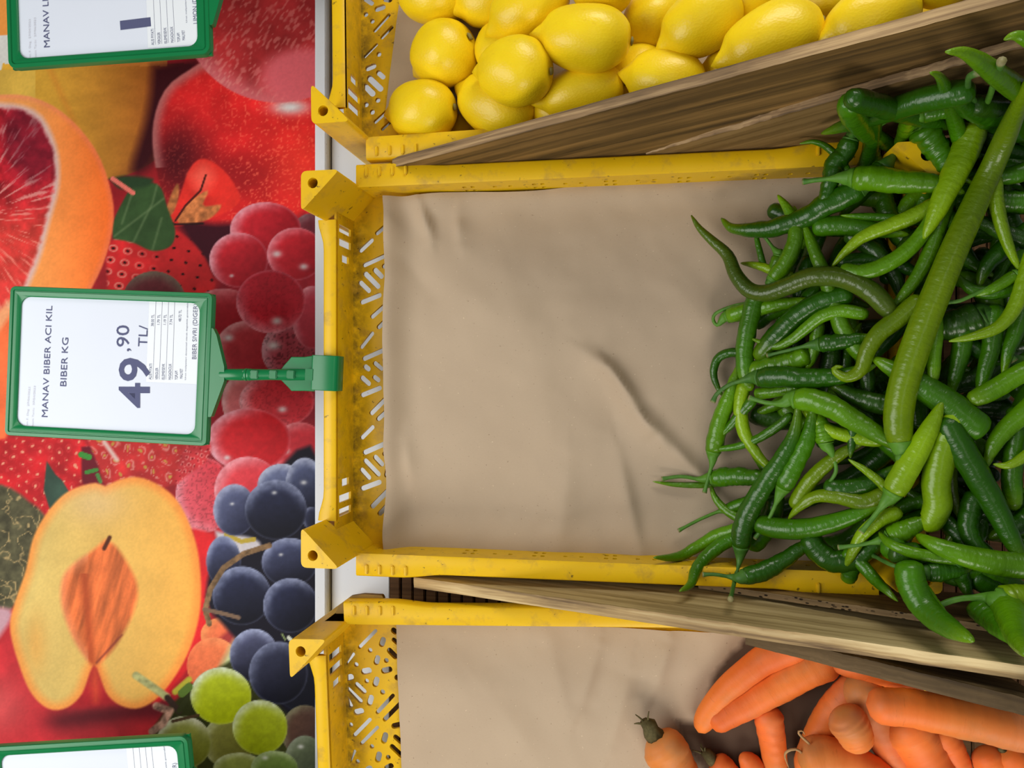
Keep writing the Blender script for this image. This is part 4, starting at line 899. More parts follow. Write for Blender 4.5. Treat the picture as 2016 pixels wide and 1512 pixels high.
for i, (u, v, a, b, ang, tilt, z, lab) in enumerate(LEMONS):
    c = at(u, v, z); d = depth(u, z) / FPX
    root = thing('lemon', lab, 'lemon', c, 0, 'lemons in the crate')
    an = math.radians(ang); nip = Vector((math.cos(an), math.sin(an), 0)); ti = math.radians(tilt)
    nip = Vector((nip.x * math.cos(ti), nip.y * math.cos(ti), -math.sin(ti)))
    X = -nip; Y = Vector((0, 0, 1)).cross(X).normalized(); Z = X.cross(Y)
    roll = Matrix.Rotation(i * 1.7, 3, 'X')
    R = Matrix((X, Y, Z)).transposed() @ roll
    root.rotation_euler = R.to_euler(); root.scale = (a * d * 0.97, b * d, b * d)
    obj('peel', LM, M_LEMON, root); obj('stem_button', BT, M_BUTTON, root)

# ------------------------------------------------------------------ carrots
def px_path(pts, zf): return [at(u, v, zf(k / (len(pts) - 1))) for k, (u, v) in enumerate(pts)]
def carrot(pts, wpx, z0, z1, lab, blunt=False, stub=None, taper=0.55, seed=0, tone=1.0, fibres=None, dusty=0.0):
    zf = lambda t: z0 + (z1 - z0) * t
    P, L = catmull(px_path(pts, zf), 40); R = wpx / 2 * depth(pts[0][0], z0) / FPX; rad = []
    for i in range(40):
        t = i / 39; k = (1 - (1 - taper) * t ** 1.2)
        h = R * 0.85 / L; e = R * (0.9 if blunt else 1.6) * taper / L
        if t < h: k *= math.sqrt(max(0.02, 1 - (1 - t / h) ** 2)) * 0.92 + 0.08
        if t > 1 - e: k *= math.sqrt(max(0.004, 1 - ((t - 1 + e) / e) ** 2))
        rad.append(max(0.0006, R * k))
    cols = []
    for i in range(40):
        t = i / 39; m_ = tone * (1 + 0.07 * math.sin(seed * 2.1 + 7 * t)); g = dusty * (1 - sstep(0.25, 0.8, t)); q = 0.12 * sstep(0.05, 0.0, t)
        cols.append((m_ * (1 - 0.25 * g - q), m_ * (1 + 0.18 * g + 0.10 * math.sin(seed * 3.3 + 5 * t)), m_ * (1 + 0.9 * g)))
    root = thing('carrot', lab, 'carrot', P[20], 0, 'carrots in the crate')
    P = [p - P[20].copy() if False else p for p in P]; o0 = Vector(root.location)
    o = obj('root_body', tube('root_body', [p - o0 for p in P], rad, 16, 0.035, cols, seed), M_CARROT, root)
    if stub:
        d = (P[0] - P[1]).normalized(); b = P[0] - d * 0.003; s = stub * depth(pts[0][0], z0) / FPX; bm_l = []
        for j, (k, r) in enumerate([(0, 1.0), (0.35, 1.1), (0.7, 0.85), (1.0, 0.5)]):
            bm_l.append((b + d * s * k, r * s * 0.42))
        obj('leaf_stub', tube('leaf_stub', [q[0] - o0 for q in bm_l], [q[1] for q in bm_l], 9, 0.3, None, seed), M_CSTUB, root)
        if stub > 25:
            rr = random.Random(seed)
            for j in range(4):
                q = d * s * 0.9 + Vector((rr.uniform(-1, 1), rr.uniform(-1, 1), rr.uniform(0, .6))) * s * 0.45
                pp = [b + d * s * 0.6 - o0, b + d * s * 0.6 + q * 0.5 - o0, b + d * s * 0.4 + q - o0]
                obj('leaf_stalk', tube('leaf_stalk', catmull(pp, 6)[0], [0.0016, 0.0014, 0.0012, 0.001, 0.0008, 0.0005], 6), M_CSTUB, root)
    for f in (fibres or []):
        pp, _ = catmull([at(u, v, z) - o0 for u, v, z in f], 12)
        obj('rootlet', tube('rootlet', pp, [0.0013] * 6 + [0.0011, 0.0009, 0.0008, 0.0007, 0.0006, 0.0004], 6), M_FIBRE, root)
    return root
carrot([(1612, 1250), (1560, 1275), (1500, 1303), (1440, 1350), (1402, 1392), (1375, 1442)], 66, 0.024, 0.016, 'curved carrot tapering to the left, the outer one of a close pair', seed=1, taper=0.62)
carrot([(1650, 1292), (1590, 1318), (1520, 1358), (1460, 1392), (1395, 1426)], 74, 0.024, 0.019, 'straight blunt carrot lying along the curved one', True, seed=2, taper=0.68)
carrot([(1513, 1391), (1516, 1430), (1525, 1490), (1532, 1560)], 58, 0.019, 0.018, 'short carrot with a brown stalk stub, standing upright in the picture', seed=3, stub=14, taper=0.7)
carrot([(1290, 1448), (1312, 1480), (1338, 1530), (1370, 1600)], 94, 0.028, 0.024, 'thick carrot at the bottom with a green leafy stub', seed=4, stub=42, taper=0.7, dusty=0.6)
carrot([(1402, 1496), (1430, 1520), (1470, 1570)], 56, 0.018, 0.018, 'carrot at the bottom edge with a small green stub', seed=5, stub=30)
carrot([(1520, 1580), (1500, 1540), (1480, 1508), (1458, 1484)], 62, 0.018, 0.018, 'carrot tip pointing up at the bottom edge', seed=6, taper=0.6)
carrot([(1700, 1338), (1640, 1400), (1606, 1460), (1578, 1530)], 66, 0.030, 0.022, 'carrot underneath the stubby one, running down left', seed=9, taper=0.75, tone=0.92, stub=8)
carrot([(1686, 1330), (1712, 1390), (1752, 1470), (1790, 1560)], 76, 0.042, 0.036, 'long carrot with a dry stub, passing behind the stubby one', seed=10, taper=0.8, tone=0.95, stub=14, dusty=0.8)
carrot([(1655, 1398), (1672, 1425), (1700, 1478)], 86, 0.072, 0.068, 'stubby short carrot with a pale orange blunt tip on the heap', True, seed=7, taper=0.66, dusty=1.0)
carrot([(1572, 1496), (1640, 1492), (1720, 1525), (1790, 1570)], 84, 0.052, 0.048, 'pale carrot with dry rootlets at the bottom edge of the heap', seed=8, taper=0.7, dusty=0.5, fibres=[[(1593, 1464, 0.06), (1578, 1450, 0.064), (1571, 1441, 0.066), (1580, 1439, 0.066), (1584, 1446, 0.062)], [(1578, 1482, 0.058), (1568, 1475, 0.062), (1552, 1478, 0.06), (1545, 1488, 0.05), (1553, 1512, 0.04)]])
carrot([(1770, 1405), (1812, 1470), (1850, 1540), (1880, 1600)], 96, 0.050, 0.046, 'broad bright carrot under the long crosswise one', seed=12, taper=0.85)
carrot([(1640, 1296), (1730, 1322), (1810, 1346), (1890, 1366)], 56, 0.046, 0.046, 'carrot tucked under the dark board, only its side showing', seed=11, taper=0.7)
carrot([(2070, 1450), (1980, 1432), (1900, 1415), (1800, 1396), (1705, 1386)], 84, 0.088, 0.082, 'long crosswise carrot on top of the heap, running out at the right', True, seed=13, taper=0.86, dusty=0.35)
carrot([(1838, 1430), (1868, 1470), (1900, 1540)], 62, 0.052, 0.046, 'narrow carrot below the crosswise one, left of two round ends', seed=14, taper=0.75)
carrot([(1932, 1476), (1962, 1520), (1990, 1580)], 66, 0.056, 0.052, 'round yellow-orange carrot end under the crosswise carrot', True, seed=15, taper=0.9)
carrot([(1975, 1478), (2010, 1515), (2050, 1570)], 70, 0.062, 0.056, 'carrot end with a knobbly nub at the bottom right', seed=16, stub=16, taper=0.85)

# ------------------------------------------------------------------ green peppers
TONE = [(78, 94, 18), (40, 92, 2), (68, 126, 2), (98, 152, 6), (148, 188, 14), (118, 146, 2), (46, 82, 16)]
def heap(u, v):
    xs = [1200, 1300, 1380, 1450, 1520, 1600, 1680, 1760, 1850, 1950, 2100]; zs = [.008, .010, .016, .030, .048, .066, .080, .090, .100, .108, .114]
    z = float(np.interp(u, xs, zs))
    if u > 1500 and v < 330: z -= 0.03 * min(1, (330 - v) / 120)
    if v > 1080 and u > 1500: z -= 0.02 * min(1, (v - 1080) / 120)
    return z
def shape(n, tip=0.07):
    xs = [0, .012, .04, .10, .3, .55, .75, .9, .97, 1]; ys = [.45, .74, .92, 1, .98, .86, .68, .42, .24, tip]
    return [float(np.interp(i / (n - 1), xs, ys)) for i in range(n)]
PCOUNT = [0]
def pepper(lab, tone, wpx, lay, body, stem=None, blunt=False, wr=0.05, zadd=0.0, group='green peppers in the heap', stub=True):
    PCOUNT[0] += 1; sd = PCOUNT[0]; r = random.Random(sd); n = 44
    R = wpx / 2 * depth(body[0][0], 0.07) / FPX
    def zz(u, v, rad):
        z = max(heap(u, v) + lay * 0.015 + zadd, rad + 0.009)
        at_ = at(u, v, z)
        if at_.y < -0.183 or at_.y > 0.198: z = max(z, ZR + 0.004 + rad)      # lies over the crate's rim
        if v < 400 and u > 1500: z = max(z, CAM_H - 0.229 * FPX / (756 - v) * (CAM_H - z) / depth(u, z) + rad)   # leans on the boards
        if v > 1120: z = max(z, CAM_H - 0.2005 * FPX / (v - 756) * (CAM_H - z) / depth(u, z) + rad)
        if u > 1740 and v > 1060: z = max(z, 0.108 + rad + (lay + 0.6) * 0.012)
        return z
    ZZ = [zz(u, v, R * (1 - 0.5 * k / len(body))) for k, (u, v) in enumerate(body)]
    for _ in range(2): ZZ = [ZZ[0]] + [max(0.5 * ZZ[i] + 0.25 * (ZZ[i - 1] + ZZ[i + 1]), ZZ[i] - 0.004) for i in range(1, len(ZZ) - 1)] + [ZZ[-1]]
    Q = [at(u, v, z) for (u, v), z in zip(body, ZZ)]
    P, L = catmull(Q, n); f = shape(n, 0.08)
    if blunt: f = [float(np.interp(i / (n - 1), [0, .015, .05, .2, .8, .93, .98, 1], [.4, .7, .92, 1, .96, .82, .55, .2])) for i in range(n)]
    c0 = lin(TONE[tone]); ctip = lin(TONE[4]); cols = []
    for i in range(n):
        t = i / (n - 1); k = 0.45 * sstep(0.72, 1.0, t) if tone != 0 else 0.25 * sstep(0.6, 1, t); m_ = 0.85 + 0.3 * math.sin(t * 5 + sd) * 0.5
        cols.append(tuple((c0 * (1 - k) + ctip * k) * m_))
    root = thing('green_pepper', lab, 'pepper', P[n // 2], 0, group); o0 = Vector(root.location)
    obj('pod', tube('pod', [p - o0 for p in P], [R * k for k in f], 12, wr, cols, sd), M_PEP, root)
    if stem:
        S = [at(u, v, zz(u, v, 0.004) + 0.002) for u, v in stem]
        if stem[0][0] < 1500 and len(stem) > 2 and False: pass
        b = P[0]; d = (P[0] - P[2]).normalized()
        path = [P[1], b + d * R * 0.3] + S
        pp, L2 = catmull(path, 26); rs = R * 0.20 if R * 0.2 > 0.0017 else 0.0017; rs = min(rs, 0.0027); rad = []
        cal = (R * 2.0) / L2
        for i in range(26):
            t = i / 25
            if t < cal: q = t / cal; rad.append(R * 0.66 * (1 - q) ** 1.3 + rs * 1.0)
            else: rad.append(rs * (1 + 0.35 * sstep(0.85, 1, t)))
        g0, g1, cut = lin((84, 140, 30)), lin((72, 122, 44)), lin((150, 132, 96))
        if tone in (0, 1, 6): g0, g1 = lin((50, 100, 26)), lin((58, 104, 42))
        cs = [tuple(g0 * (1 - i / 25) + g1 * (i / 25)) if i < 25 else tuple(cut) for i in range(26)]
        obj('stalk', tube('stalk', [p - o0 for p in pp], rad, 9, 0.04, cs, sd + 500), M_STALK, root)
    return root
W = [  # label, tone, width, layer, body from stalk end to tip, stalk, options
('dark olive wavy pepper crossing the left of the heap, tip over bare paper', 0, 40, 1.0, [(1760, 622), (1715, 575), (1660, 548), (1600, 545), (1550, 563), (1510, 577), (1475, 571), (1448, 540), (1432, 502), (1400, 472), (1376, 448), (1361, 424)], None, 0, .02),
('slim green pepper whose dark tip rises beside the olive wavy one', 3, 34, 0.2, [(1720, 715), (1690, 690), (1660, 650), (1645, 605), (1630, 560), (1610, 510), (1590, 462), (1563, 406)], None, 0, .03),
('stout dark green pepper slanting down right, pale point near the hooked one', 2, 58, 0.9, [(1940, 852), (1905, 828), (1860, 790), (1800, 752), (1750, 722), (1716, 704)], None, 0, .03),
('bright lime pepper at the upper right with a stalk pointing up', 4, 52, 1.2, [(1921, 240), (1905, 285), (1880, 340), (1858, 385), (1838, 430), (1818, 470)], [(1940, 210), (1955, 170), (1972, 120)], 0, .015),
('lime slender pepper with a curved tip, pointing left above the olive one', 4, 32, 0.5, [(1850, 398), (1800, 425), (1750, 445), (1700, 466), (1665, 495), (1638, 525)], None, 0, .03),
('bright thin pepper with hooked tip curling near the long olive-green pepper', 3, 32, 0.9, [(1655, 528), (1690, 537), (1730, 527), (1775, 502), (1812, 465), (1843, 415), (1868, 378), (1896, 355), (1918, 362)], None, 0, .03),
('longest olive-green pepper, glossy, running from the top right to the centre', 5, 54, 1.4, [(1774, 888), (1768, 830), (1776, 770), (1796, 700), (1822, 630), (1852, 555), (1886, 475), (1918, 405), (1955, 325), (1992, 240), (2040, 130)], [(1773, 905), (1770, 935)], 0, .015),
('bright green pepper half under the longest one, its thin tip pointing down left', 3, 34, 0.5, [(1868, 370), (1850, 435), (1832, 495), (1806, 545), (1775, 585), (1740, 626)], None, 0, .02),
('lime pepper with a tightly hooked tip like a fish hook, mid heap', 5, 36, 1.1, [(1815, 585), (1775, 622), (1732, 655), (1708, 690), (1695, 727), (1668, 743), (1646, 733), (1644, 724), (1660, 722)], None, 0, .02),
('thick pepper standing upright at the left edge, below the olive wavy one', 2, 38, 0.2, [(1490, 575), (1475, 635), (1466, 690), (1470, 742), (1478, 770)], None, 1, .05),
('dark crosswise pepper with a long pale stalk reaching left over the paper', 1, 44, 0.6, [(1490, 743), (1540, 742), (1600, 745), (1660, 740), (1730, 715)], [(1465, 748), (1435, 758), (1412, 775), (1403, 792)], 0, .07),
('thin dark pepper bent like a question mark over the paper', 1, 20, -0.2, [(1470, 698), (1440, 694), (1414, 705), (1405, 735), (1414, 765), (1428, 785)], None, 0, .03),
('pepper with a bent dry stalk and flower remains at the left edge', 3, 36, -0.3, [(1432, 623), (1470, 612), (1530, 600), (1600, 590)], [(1412, 640), (1404, 628), (1412, 615), (1445, 602), (1478, 596)], 0, .07),
('large dark wrinkled pepper above the olive one, light tip pointing left', 1, 46, 0.4, [(1700, 366), (1665, 385), (1625, 405), (1585, 428), (1530, 447), (1475, 453), (1440, 448), (1420, 430)], [(1712, 360), (1722, 372)], 0, .07),
('pale green pepper arching upright, its tip at the very top of the left edge', 3, 34, 0.5, [(1520, 552), (1545, 520), (1562, 485), (1566, 450), (1553, 415), (1531, 384)], [(1517, 556), (1519, 546)], 0, .03),
('thin small pepper hanging below the pale arching one', 2, 14, -0.4, [(1505, 530), (1497, 500), (1490, 470), (1487, 440)], None, 0, .02),
('pepper with a dark green stalk beneath the pale arching one', 3, 30, -0.3, [(1534, 503), (1522, 550), (1505, 600)], [(1528, 495), (1510, 472), (1497, 455)], 0, .04),
('short lime pepper tip pointing left just above the olive curve', 4, 22, -0.2, [(1560, 545), (1525, 534), (1492, 523), (1458, 518)], None, 0, .05),
('yellowish thin tip curving left, between upright and hooked peppers', 3, 27, 0.5, [(1710, 620), (1660, 612), (1620, 622), (1588, 645), (1560, 668), (1525, 682), (1478, 666)], None, 0, .02),
('dark glossy pepper sloping down left, under the slim dark-tipped one', 1, 44, 0.1, [(1680, 578), (1620, 594), (1570, 622), (1525, 665), (1488, 708)], None, 1, .03),
('fat light green pepper end with a broken face, left of centre', 3, 42, 0.1, [(1594, 698), (1555, 712), (1510, 722), (1470, 735)], None, 1, .08),
('dark-capped pepper with its stalk lying left across the fat one', 1, 34, 0.5, [(1612, 678), (1660, 672), (1720, 662)], [(1590, 680), (1550, 690), (1510, 700)], 0, .07),
('green pepper going straight down between two crosswise ones', 3, 28, -0.1, [(1610, 630), (1607, 670), (1598, 705), (1585, 735)], None, 0, .04),
('light wrinkled pepper at the left edge, stalk pointing down', 3, 38, 0.2, [(1404, 892), (1410, 858), (1424, 812), (1440, 765), (1456, 715)], [(1402, 912), (1394, 942), (1387, 970)], 0, .07),
('light curved pepper beside the wrinkled one, bending right', 4, 30, 0.2, [(1466, 750), (1458, 800), (1464, 848), (1486, 888), (1512, 918), (1540, 935)], None, 0, .03),
('broad light green pepper with a ridged neck, stalk to the left, centre', 3, 46, 1.0, [(1562, 786), (1600, 788), (1640, 803), (1690, 833), (1740, 862), (1790, 895)], [(1540, 794), (1510, 793), (1475, 783)], 0, .06),
('thin pale pepper with a whitish end above the broad ridged one', 3, 24, 0.2, [(1486, 775), (1520, 772), (1560, 765), (1610, 752)], None, 0, .05),
('thin green pepper crossing over the wrinkled one at the left edge', 2, 22, 0.4, [(1485, 785), (1460, 812), (1438, 838), (1415, 862)], None, 0, .02),
('thin pepper hooking left over the paper, its end curled back', 2, 20, 0.3, [(1560, 815), (1530, 840), (1495, 862), (1455, 878), (1415, 884), (1393, 886), (1398, 894)], None, 0, .04),
('long deep green pepper slanting down, stalk over the rail, lower left', 1, 42, 1.0, [(1458, 1082), (1463, 1040), (1480, 995), (1508, 950), (1540, 900), (1565, 850), (1572, 790)], [(1455, 1108), (1446, 1145), (1438, 1180)], 0, .06),
('pepper with a reddish side and pale cap, right of the long deep green one', 2, 40, 0.6, [(1540, 962), (1558, 925), (1582, 880), (1598, 830), (1600, 790)], [(1530, 985), (1512, 1025), (1486, 1060)], 0, .06),
('yellowish green pepper lying behind the reddish-sided one', 5, 32, 0.2, [(1562, 1000), (1592, 950), (1630, 912), (1670, 885), (1710, 865)], None, 0, .03),
('pepper pointing left on the paper with a pale stalk, lowest left group', 2, 40, -0.1, [(1402, 941), (1450, 938), (1500, 940), (1550, 930)], [(1375, 943), (1340, 938), (1302, 943)], 0, .08),
('narrow light tip under the pale stalk at the left', 3, 14, -0.6, [(1420, 952), (1380, 955), (1330, 954), (1285, 948)], None, 0, .03),
('thin green pepper curling down from the lowest left group', 3, 22, -0.3, [(1500, 1036), (1460, 1022), (1430, 1005), (1408, 980), (1398, 950)], None, 0, .02),
('long smooth pepper lying crosswise low in the heap, bright streak on it', 2, 42, 0.5, [(1484, 1028), (1530, 1040), (1590, 1040), (1650, 1026), (1705, 1005), (1755, 980)], None, 0, .02),
('hidden pepper whose long stalk points down left over the paper', 2, 26, -0.5, [(1432, 1003), (1480, 985), (1530, 975)], [(1412, 1008), (1375, 1024), (1335, 1045)], 0, .03),
('pepper with a faded tip lying at the lower paper edge', 3, 28, -0.1, [(1490, 1035), (1450, 1042), (1410, 1055), (1370, 1078), (1335, 1096), (1287, 1098)], None, 0, .05),
('pepper whose tip bends over the rail onto the pine board', 2, 30, 0.0, [(1475, 1050), (1430, 1066), (1395, 1092), (1370, 1122), (1360, 1150), (1338, 1164)], None, 0, .04),
('dark curved pepper resting on the rail, lower edge', 1, 38, 0.0, [(1462, 1136), (1500, 1126), (1540, 1105), (1575, 1080), (1610, 1060)], [(1440, 1136), (1408, 1131), (1383, 1131)], 0, .06),
('dark pepper bent into a U above the rail', 1, 46, 0.2, [(1588, 1052), (1612, 1085), (1645, 1106), (1690, 1095), (1730, 1062), (1770, 1020)], None, 0, .07),
('blunt dark pepper end hanging over the rail', 1, 34, 0.1, [(1700, 1080), (1680, 1110), (1668, 1146)], None, 1, .03),
('bright pepper with a long stalk pointing down left, right of centre', 4, 46, 1.5, [(1756, 972), (1778, 935), (1806, 888), (1832, 840), (1856, 790)], [(1740, 992), (1718, 1020), (1695, 1048)], 0, .02),
('lime tip curving down under the bright long-stalked pepper', 4, 28, 0.8, [(1775, 1005), (1735, 1022), (1702, 1048), (1682, 1080), (1668, 1108), (1650, 1120)], None, 0, .02),
('pepper with a straight stalk lying left, below the bright one', 3, 40, 0.9, [(1752, 1058), (1785, 1042), (1830, 1020)], [(1725, 1066), (1690, 1073), (1650, 1078)], 0, .05),
('fat light green pepper with a rounded blunt bottom, right half', 4, 52, 0.9, [(1890, 800), (1868, 850), (1852, 900), (1843, 950), (1845, 995), (1832, 1026), (1812, 1036)], None, 1, .03),
('long dark green pepper slanting down at the right edge', 1, 50, 1.1, [(1860, 820), (1885, 870), (1920, 930), (1955, 990), (1985, 1050), (2030, 1140)], None, 0, .03),
('light pepper lying crosswise at the lower right, tip to the left', 3, 48, 0.9, [(2060, 1118), (1990, 1112), (1930, 1102), (1870, 1085), (1830, 1068), (1803, 1052)], None, 0, .03),
('thin pepper with a tiny upright tip near the lower right crosswise one', 3, 24, 0.7, [(1900, 1100), (1840, 1096), (1790, 1086), (1755, 1072), (1738, 1058), (1731, 1046)], None, 0, .02),
('shaded pepper with a dark stalk pointing left, lower right', 1, 38, 0.3, [(1822, 1126), (1860, 1124), (1915, 1118)], [(1790, 1122), (1755, 1112), (1718, 1093)], 0, .06),
('slim tip hanging over the rail toward the worm-eaten board', 2, 26, 0.4, [(1660, 1085), (1690, 1105), (1722, 1140), (1748, 1165), (1768, 1184)], None, 0, .02),
('large pepper hanging down onto the pine board, lime-edged', 2, 52, 0.6, [(1790, 1105), (1795, 1150), (1820, 1195), (1860, 1230), (1917, 1262)], None, 0, .03),
('lime pepper lying on the large hanging one', 3, 34, 0.9, [(1790, 1132), (1815, 1165), (1845, 1200), (1872, 1228)], None, 0, .05),
('light bulbous pepper neck at the right edge, long curved stalk to the left', 4, 54, 1.5, [(1972, 1182), (2010, 1178), (2070, 1170)], [(1940, 1178), (1895, 1178), (1855, 1190), (1828, 1214)], 0, .03),
('pepper sloping down right at the bottom right edge, wrinkled', 2, 42, 0.6, [(1915, 1188), (1945, 1215), (1985, 1245), (2040, 1280)], None, 0, .06),
('lime-flanked pepper leaving at the bottom right corner of the heap', 3, 56, 0.7, [(1975, 1180), (1998, 1230), (2020, 1290)], None, 0, .02),
('dark wrinkled pepper between the hanging ones, lower right', 1, 34, 0.1, [(1870, 1085), (1890, 1130), (1912, 1180)], None, 0, .06),
('bright thin pepper curving in from the right edge, tip to the left', 4, 30, 1.2, [(2040, 480), (2020, 540), (2000, 600), (1970, 640), (1925, 660), (1868, 672)], None, 0, .03),
('lime slim pepper coming down at the right edge near the top', 4, 26, 1.0, [(1958, 345), (1962, 400), (1975, 455), (1993, 503), (2012, 538)], None, 0, .02),
('pepper stalk with a dry brown end, lying over a thin upright pepper', 3, 22, 1.0, [(2000, 540), (1960, 565), (1920, 582)], [(1900, 588), (1870, 595), (1842, 600)], 0, .02),
('thin upright pepper right of the longest one, under a dry stalk', 3, 27, 0.8, [(1836, 595), (1842, 650), (1838, 700), (1836, 755)], None, 1, .02),
('fat dark pepper with a thin stalk running down right, shaded', 6, 62, -0.4, [(1930, 622), (1895, 635), (1850, 645), (1800, 650)], [(1945, 645), (1970, 675), (1996, 712)], 0, .06),
('light pepper entering from the right, cut-looking end, mid right', 3, 38, 0.9, [(2060, 715), (2010, 735), (1960, 765), (1905, 792)], None, 1, .02),
('pepper coming from the right, shiny, above a thin lime tip', 3, 38, 0.6, [(2050, 780), (2010, 818), (1975, 850), (1952, 885), (1938, 925)], None, 0, .02),
('thin lime tip at the right edge, mid heap', 4, 22, 1.0, [(2060, 868), (2020, 897), (1985, 916), (1955, 914)], None, 0, .02),
('upright shaded pepper at the right edge, mid heap', 2, 36, 0.1, [(2000, 800), (2000, 860), (1992, 930), (1996, 1005)], None, 1, .04),
('dark pepper with a lit shoulder, lower right behind the long dark one', 1, 40, 0.2, [(1924, 968), (1908, 1015), (1912, 1060), (1945, 1095), (1990, 1110)], None, 0, .05),
('thin olive pepper in a dark gap, right of the blunt-bottomed one', 0, 24, 0.0, [(1872, 905), (1872, 950), (1880, 990), (1902, 1040)], None, 0, .03),
('small yellowish pepper stub in a dark gap', 5, 17, 0.4, [(1930, 925), (1900, 917), (1866, 908)], None, 1, .05),
('long dark green pepper along the chipped board, tip to the left', 1, 44, 0.6, [(1920, 178), (1860, 188), (1800, 202), (1740, 222), (1680, 242), (1617, 263)], None, 0, .02),
('thin pepper tip curving over the top rail', 2, 16, 0.3, [(1670, 340), (1652, 312), (1625, 288), (1600, 279), (1574, 283)], None, 0, .02),
('twisted dark pepper standing across the top rail', 1, 38, 0.7, [(1676, 272), (1664, 300), (1642, 325), (1634, 360), (1622, 395), (1605, 430)], [(1680, 262), (1694, 248)], 0, .08),
('wrinkled fat pepper at the top with a bright collar', 2, 50, 0.8, [(1812, 248), (1838, 285), (1860, 320), (1885, 355)], [(1800, 232), (1788, 212)], 0, .11),
('pepper with an arched thin stalk ending in a pale cut, near the top rail', 2, 34, 0.2, [(1815, 225), (1850, 218), (1900, 215)], [(1790, 230), (1750, 236), (1722, 258), (1712, 280)], 0, .04),
('dark pepper neck with stalk rising right, above the pale crosswise one', 1, 40, 0.3, [(1742, 328), (1722, 350), (1690, 372)], [(1755, 312), (1780, 285), (1804, 252)], 0, .03),
('bright crosswise pepper with a long stalk pointing left, near the top rail', 3, 48, 1.0, [(1676, 350), (1720, 352), (1780, 358), (1840, 362), (1900, 380)], [(1655, 350), (1620, 353), (1580, 358)], 0, .07),
('green pepper with an upright crooked tip leaning on the chipped board', 2, 28, 1.1, [(1892, 290), (1882, 245), (1870, 205), (1858, 165), (1846, 148), (1831, 143)], None, 0, .02),
('light green pepper lying across both leaning boards at the top right', 3, 40, 1.6, [(2060, 205), (2010, 180), (1970, 152), (1930, 122), (1895, 103), (1862, 102)], None, 0, .02),
('pepper with a looped stalk under the one crossing the boards', 1, 46, 0.5, [(1938, 222), (1965, 242), (2000, 262), (2050, 280)], [(1925, 208), (1908, 180), (1908, 152), (1930, 142)], 0, .06),
('small pepper tip at the top right corner', 3, 24, 1.6, [(2070, 95), (2030, 82), (2000, 70), (1976, 78)], None, 0, .02),
('dull dark pepper with a black point, right of the longest one', 6, 34, 0.3, [(2040, 480), (1985, 462), (1940, 440), (1893, 419)], None, 0, .03),
('pepper bend lying deep right of the longest one', 2, 28, 0.3, [(2010, 560), (1965, 575), (1925, 574), (1900, 560), (1880, 535)], None, 0, .03),
('shaded pepper sloping down left, upper right', 1, 40, 0.0, [(2050, 440), (1990, 480), (1945, 520), (1925, 570)], None, 0, .04),
('lower smooth pepper under the lime slender one', 2, 40, 0.0, [(1600, 447), (1660, 444), (1720, 452), (1790, 462)], None, 0, .02),
('thin straight stalk-like pepper above the lime slender one', 2, 18, 0.4, [(1780, 432), (1735, 428), (1655, 424)], None, 0, .02),
('dark glossy pepper in the hollow below the hook-tipped one', 6, 44, 0.0, [(1780, 798), (1730, 795), (1680, 780), (1628, 750)], None, 0, .05),
('yellow-green slim pepper under the broad ridged one', 4, 28, 0.4, [(1740, 868), (1690, 862), (1640, 850), (1600, 825), (1572, 795)], None, 0, .02),
('pepper with a pale neck and S-bent stalk, lower centre', 3, 38, 0.3, [(1626, 872), (1618, 840), (1608, 810)], [(1636, 890), (1646, 925), (1630, 956)], 0, .04),
('narrow dark pepper pointing straight down, lower centre', 1, 20, 0.5, [(1682, 825), (1678, 860), (1674, 902)], None, 0, .02),
('thin light pepper tip crossing the lower centre diagonally', 4, 19, 0.8, [(1765, 985), (1735, 952), (1705, 927), (1670, 904)], None, 0, .03),
('dark pepper bow in the lower centre', 1, 38, 0.2, [(1622, 960), (1670, 962), (1725, 945), (1780, 912)], None, 0, .04),
('light olive wavy pepper, glossy, lower centre', 5, 32, 0.5, [(1750, 968), (1700, 988), (1650, 978), (1605, 978), (1572, 1000), (1552, 1022)], None, 0, .03),
('green pepper bar near the lime tip, right side', 2, 36, 0.4, [(2050, 330), (1990, 345), (1940, 350), (1895, 360)], None, 0, .05),
('shaded broad pepper at the upper right edge', 2, 44, -0.1, [(2050, 400), (1990, 398), (1930, 392)], None, 1, .05),
('dark pepper low at the right, beside the lower right crosswise one', 1, 40, 0.0, [(2040, 1010), (1990, 1040), (1945, 1060)], None, 0, .04),
('pepper dipping into the gap below the fat dark one', 2, 38, -0.3, [(1900, 610), (1892, 690), (1880, 740), (1868, 790)], None, 0, .03),
('pepper running down beside it, faintly shiny', 2, 36, -0.3, [(1960, 600), (1950, 690), (1935, 745), (1930, 800)], None, 0, .04),
('upright pepper at the far right, shaded by the curved lime one', 2, 34, -0.2, [(2020, 570), (2000, 650), (1985, 690), (1975, 740)], None, 0, .03),
]
for it in W: pepper(it[0], it[1], it[2], it[3], it[4], it[5], bool(it[6]), it[7])
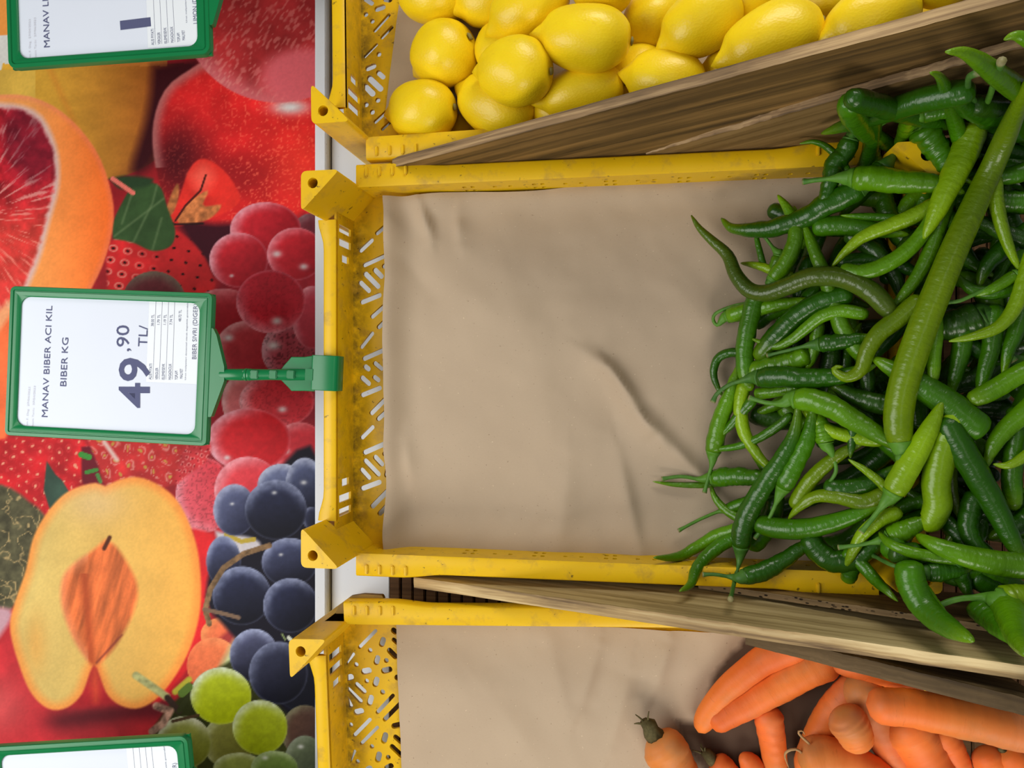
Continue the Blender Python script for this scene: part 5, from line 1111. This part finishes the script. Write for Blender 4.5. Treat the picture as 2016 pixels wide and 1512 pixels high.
# peppers buried under these, seen only through the gaps
EX = [(1835, 1090, 1905, 1150), (1880, 1125, 1990, 1155), (1960, 1140, 2040, 1200), (1800, 1098, 1870, 1115), (1935, 265, 2040, 310), (1900, 300, 2000, 330), (1850, 315, 1940, 350), (1960, 215, 2040, 250)]
for i, (x0, y0, x1, y1) in enumerate(EX):
    pepper('green pepper buried in the heap, seen only in gaps between upper peppers', [1, 2, 1, 6][i % 4], 40, -0.6, [(x0 - 50, y0 - 10), ((x0 + x1) / 2, (y0 + y1) / 2 + 12 * (-1) ** i), (x1 + 50, y1 + 8)], None, False, 0.05, 0.0, 'buried green peppers')
rf = random.Random(5); placed = 0
while placed < 120:
    u, v = rf.uniform(1460, 2040), rf.uniform(215, 1150)
    left = 1460 + 70 * (1 - abs(v - 720) / 440) * 0 + (60 if v < 430 or v > 1010 else 0) + (110 if v < 330 else 0)
    if u < left + 50: continue
    a = rf.uniform(0, 6.28); L = rf.uniform(70, 130); bend = rf.uniform(-0.5, 0.5)
    pts = []
    for k in range(5):
        s = (k - 2) / 2; pts.append((u + math.cos(a + bend * s) * L * s, v + math.sin(a + bend * s) * L * s))
    if min(p[0] for p in pts) < left or max(p[1] for p in pts) > 1115 or min(p[1] for p in pts) < 175: continue
    lay = -rf.choice([0.9, 1.5, 2.2, 3.0, 4.0])
    pepper('green pepper buried in the heap, seen only in gaps between upper peppers', rf.choice([1, 1, 2, 2, 3, 6]), rf.uniform(30, 46), lay, pts, None, False, 0.05, 0.0, 'buried green peppers')
    placed += 1
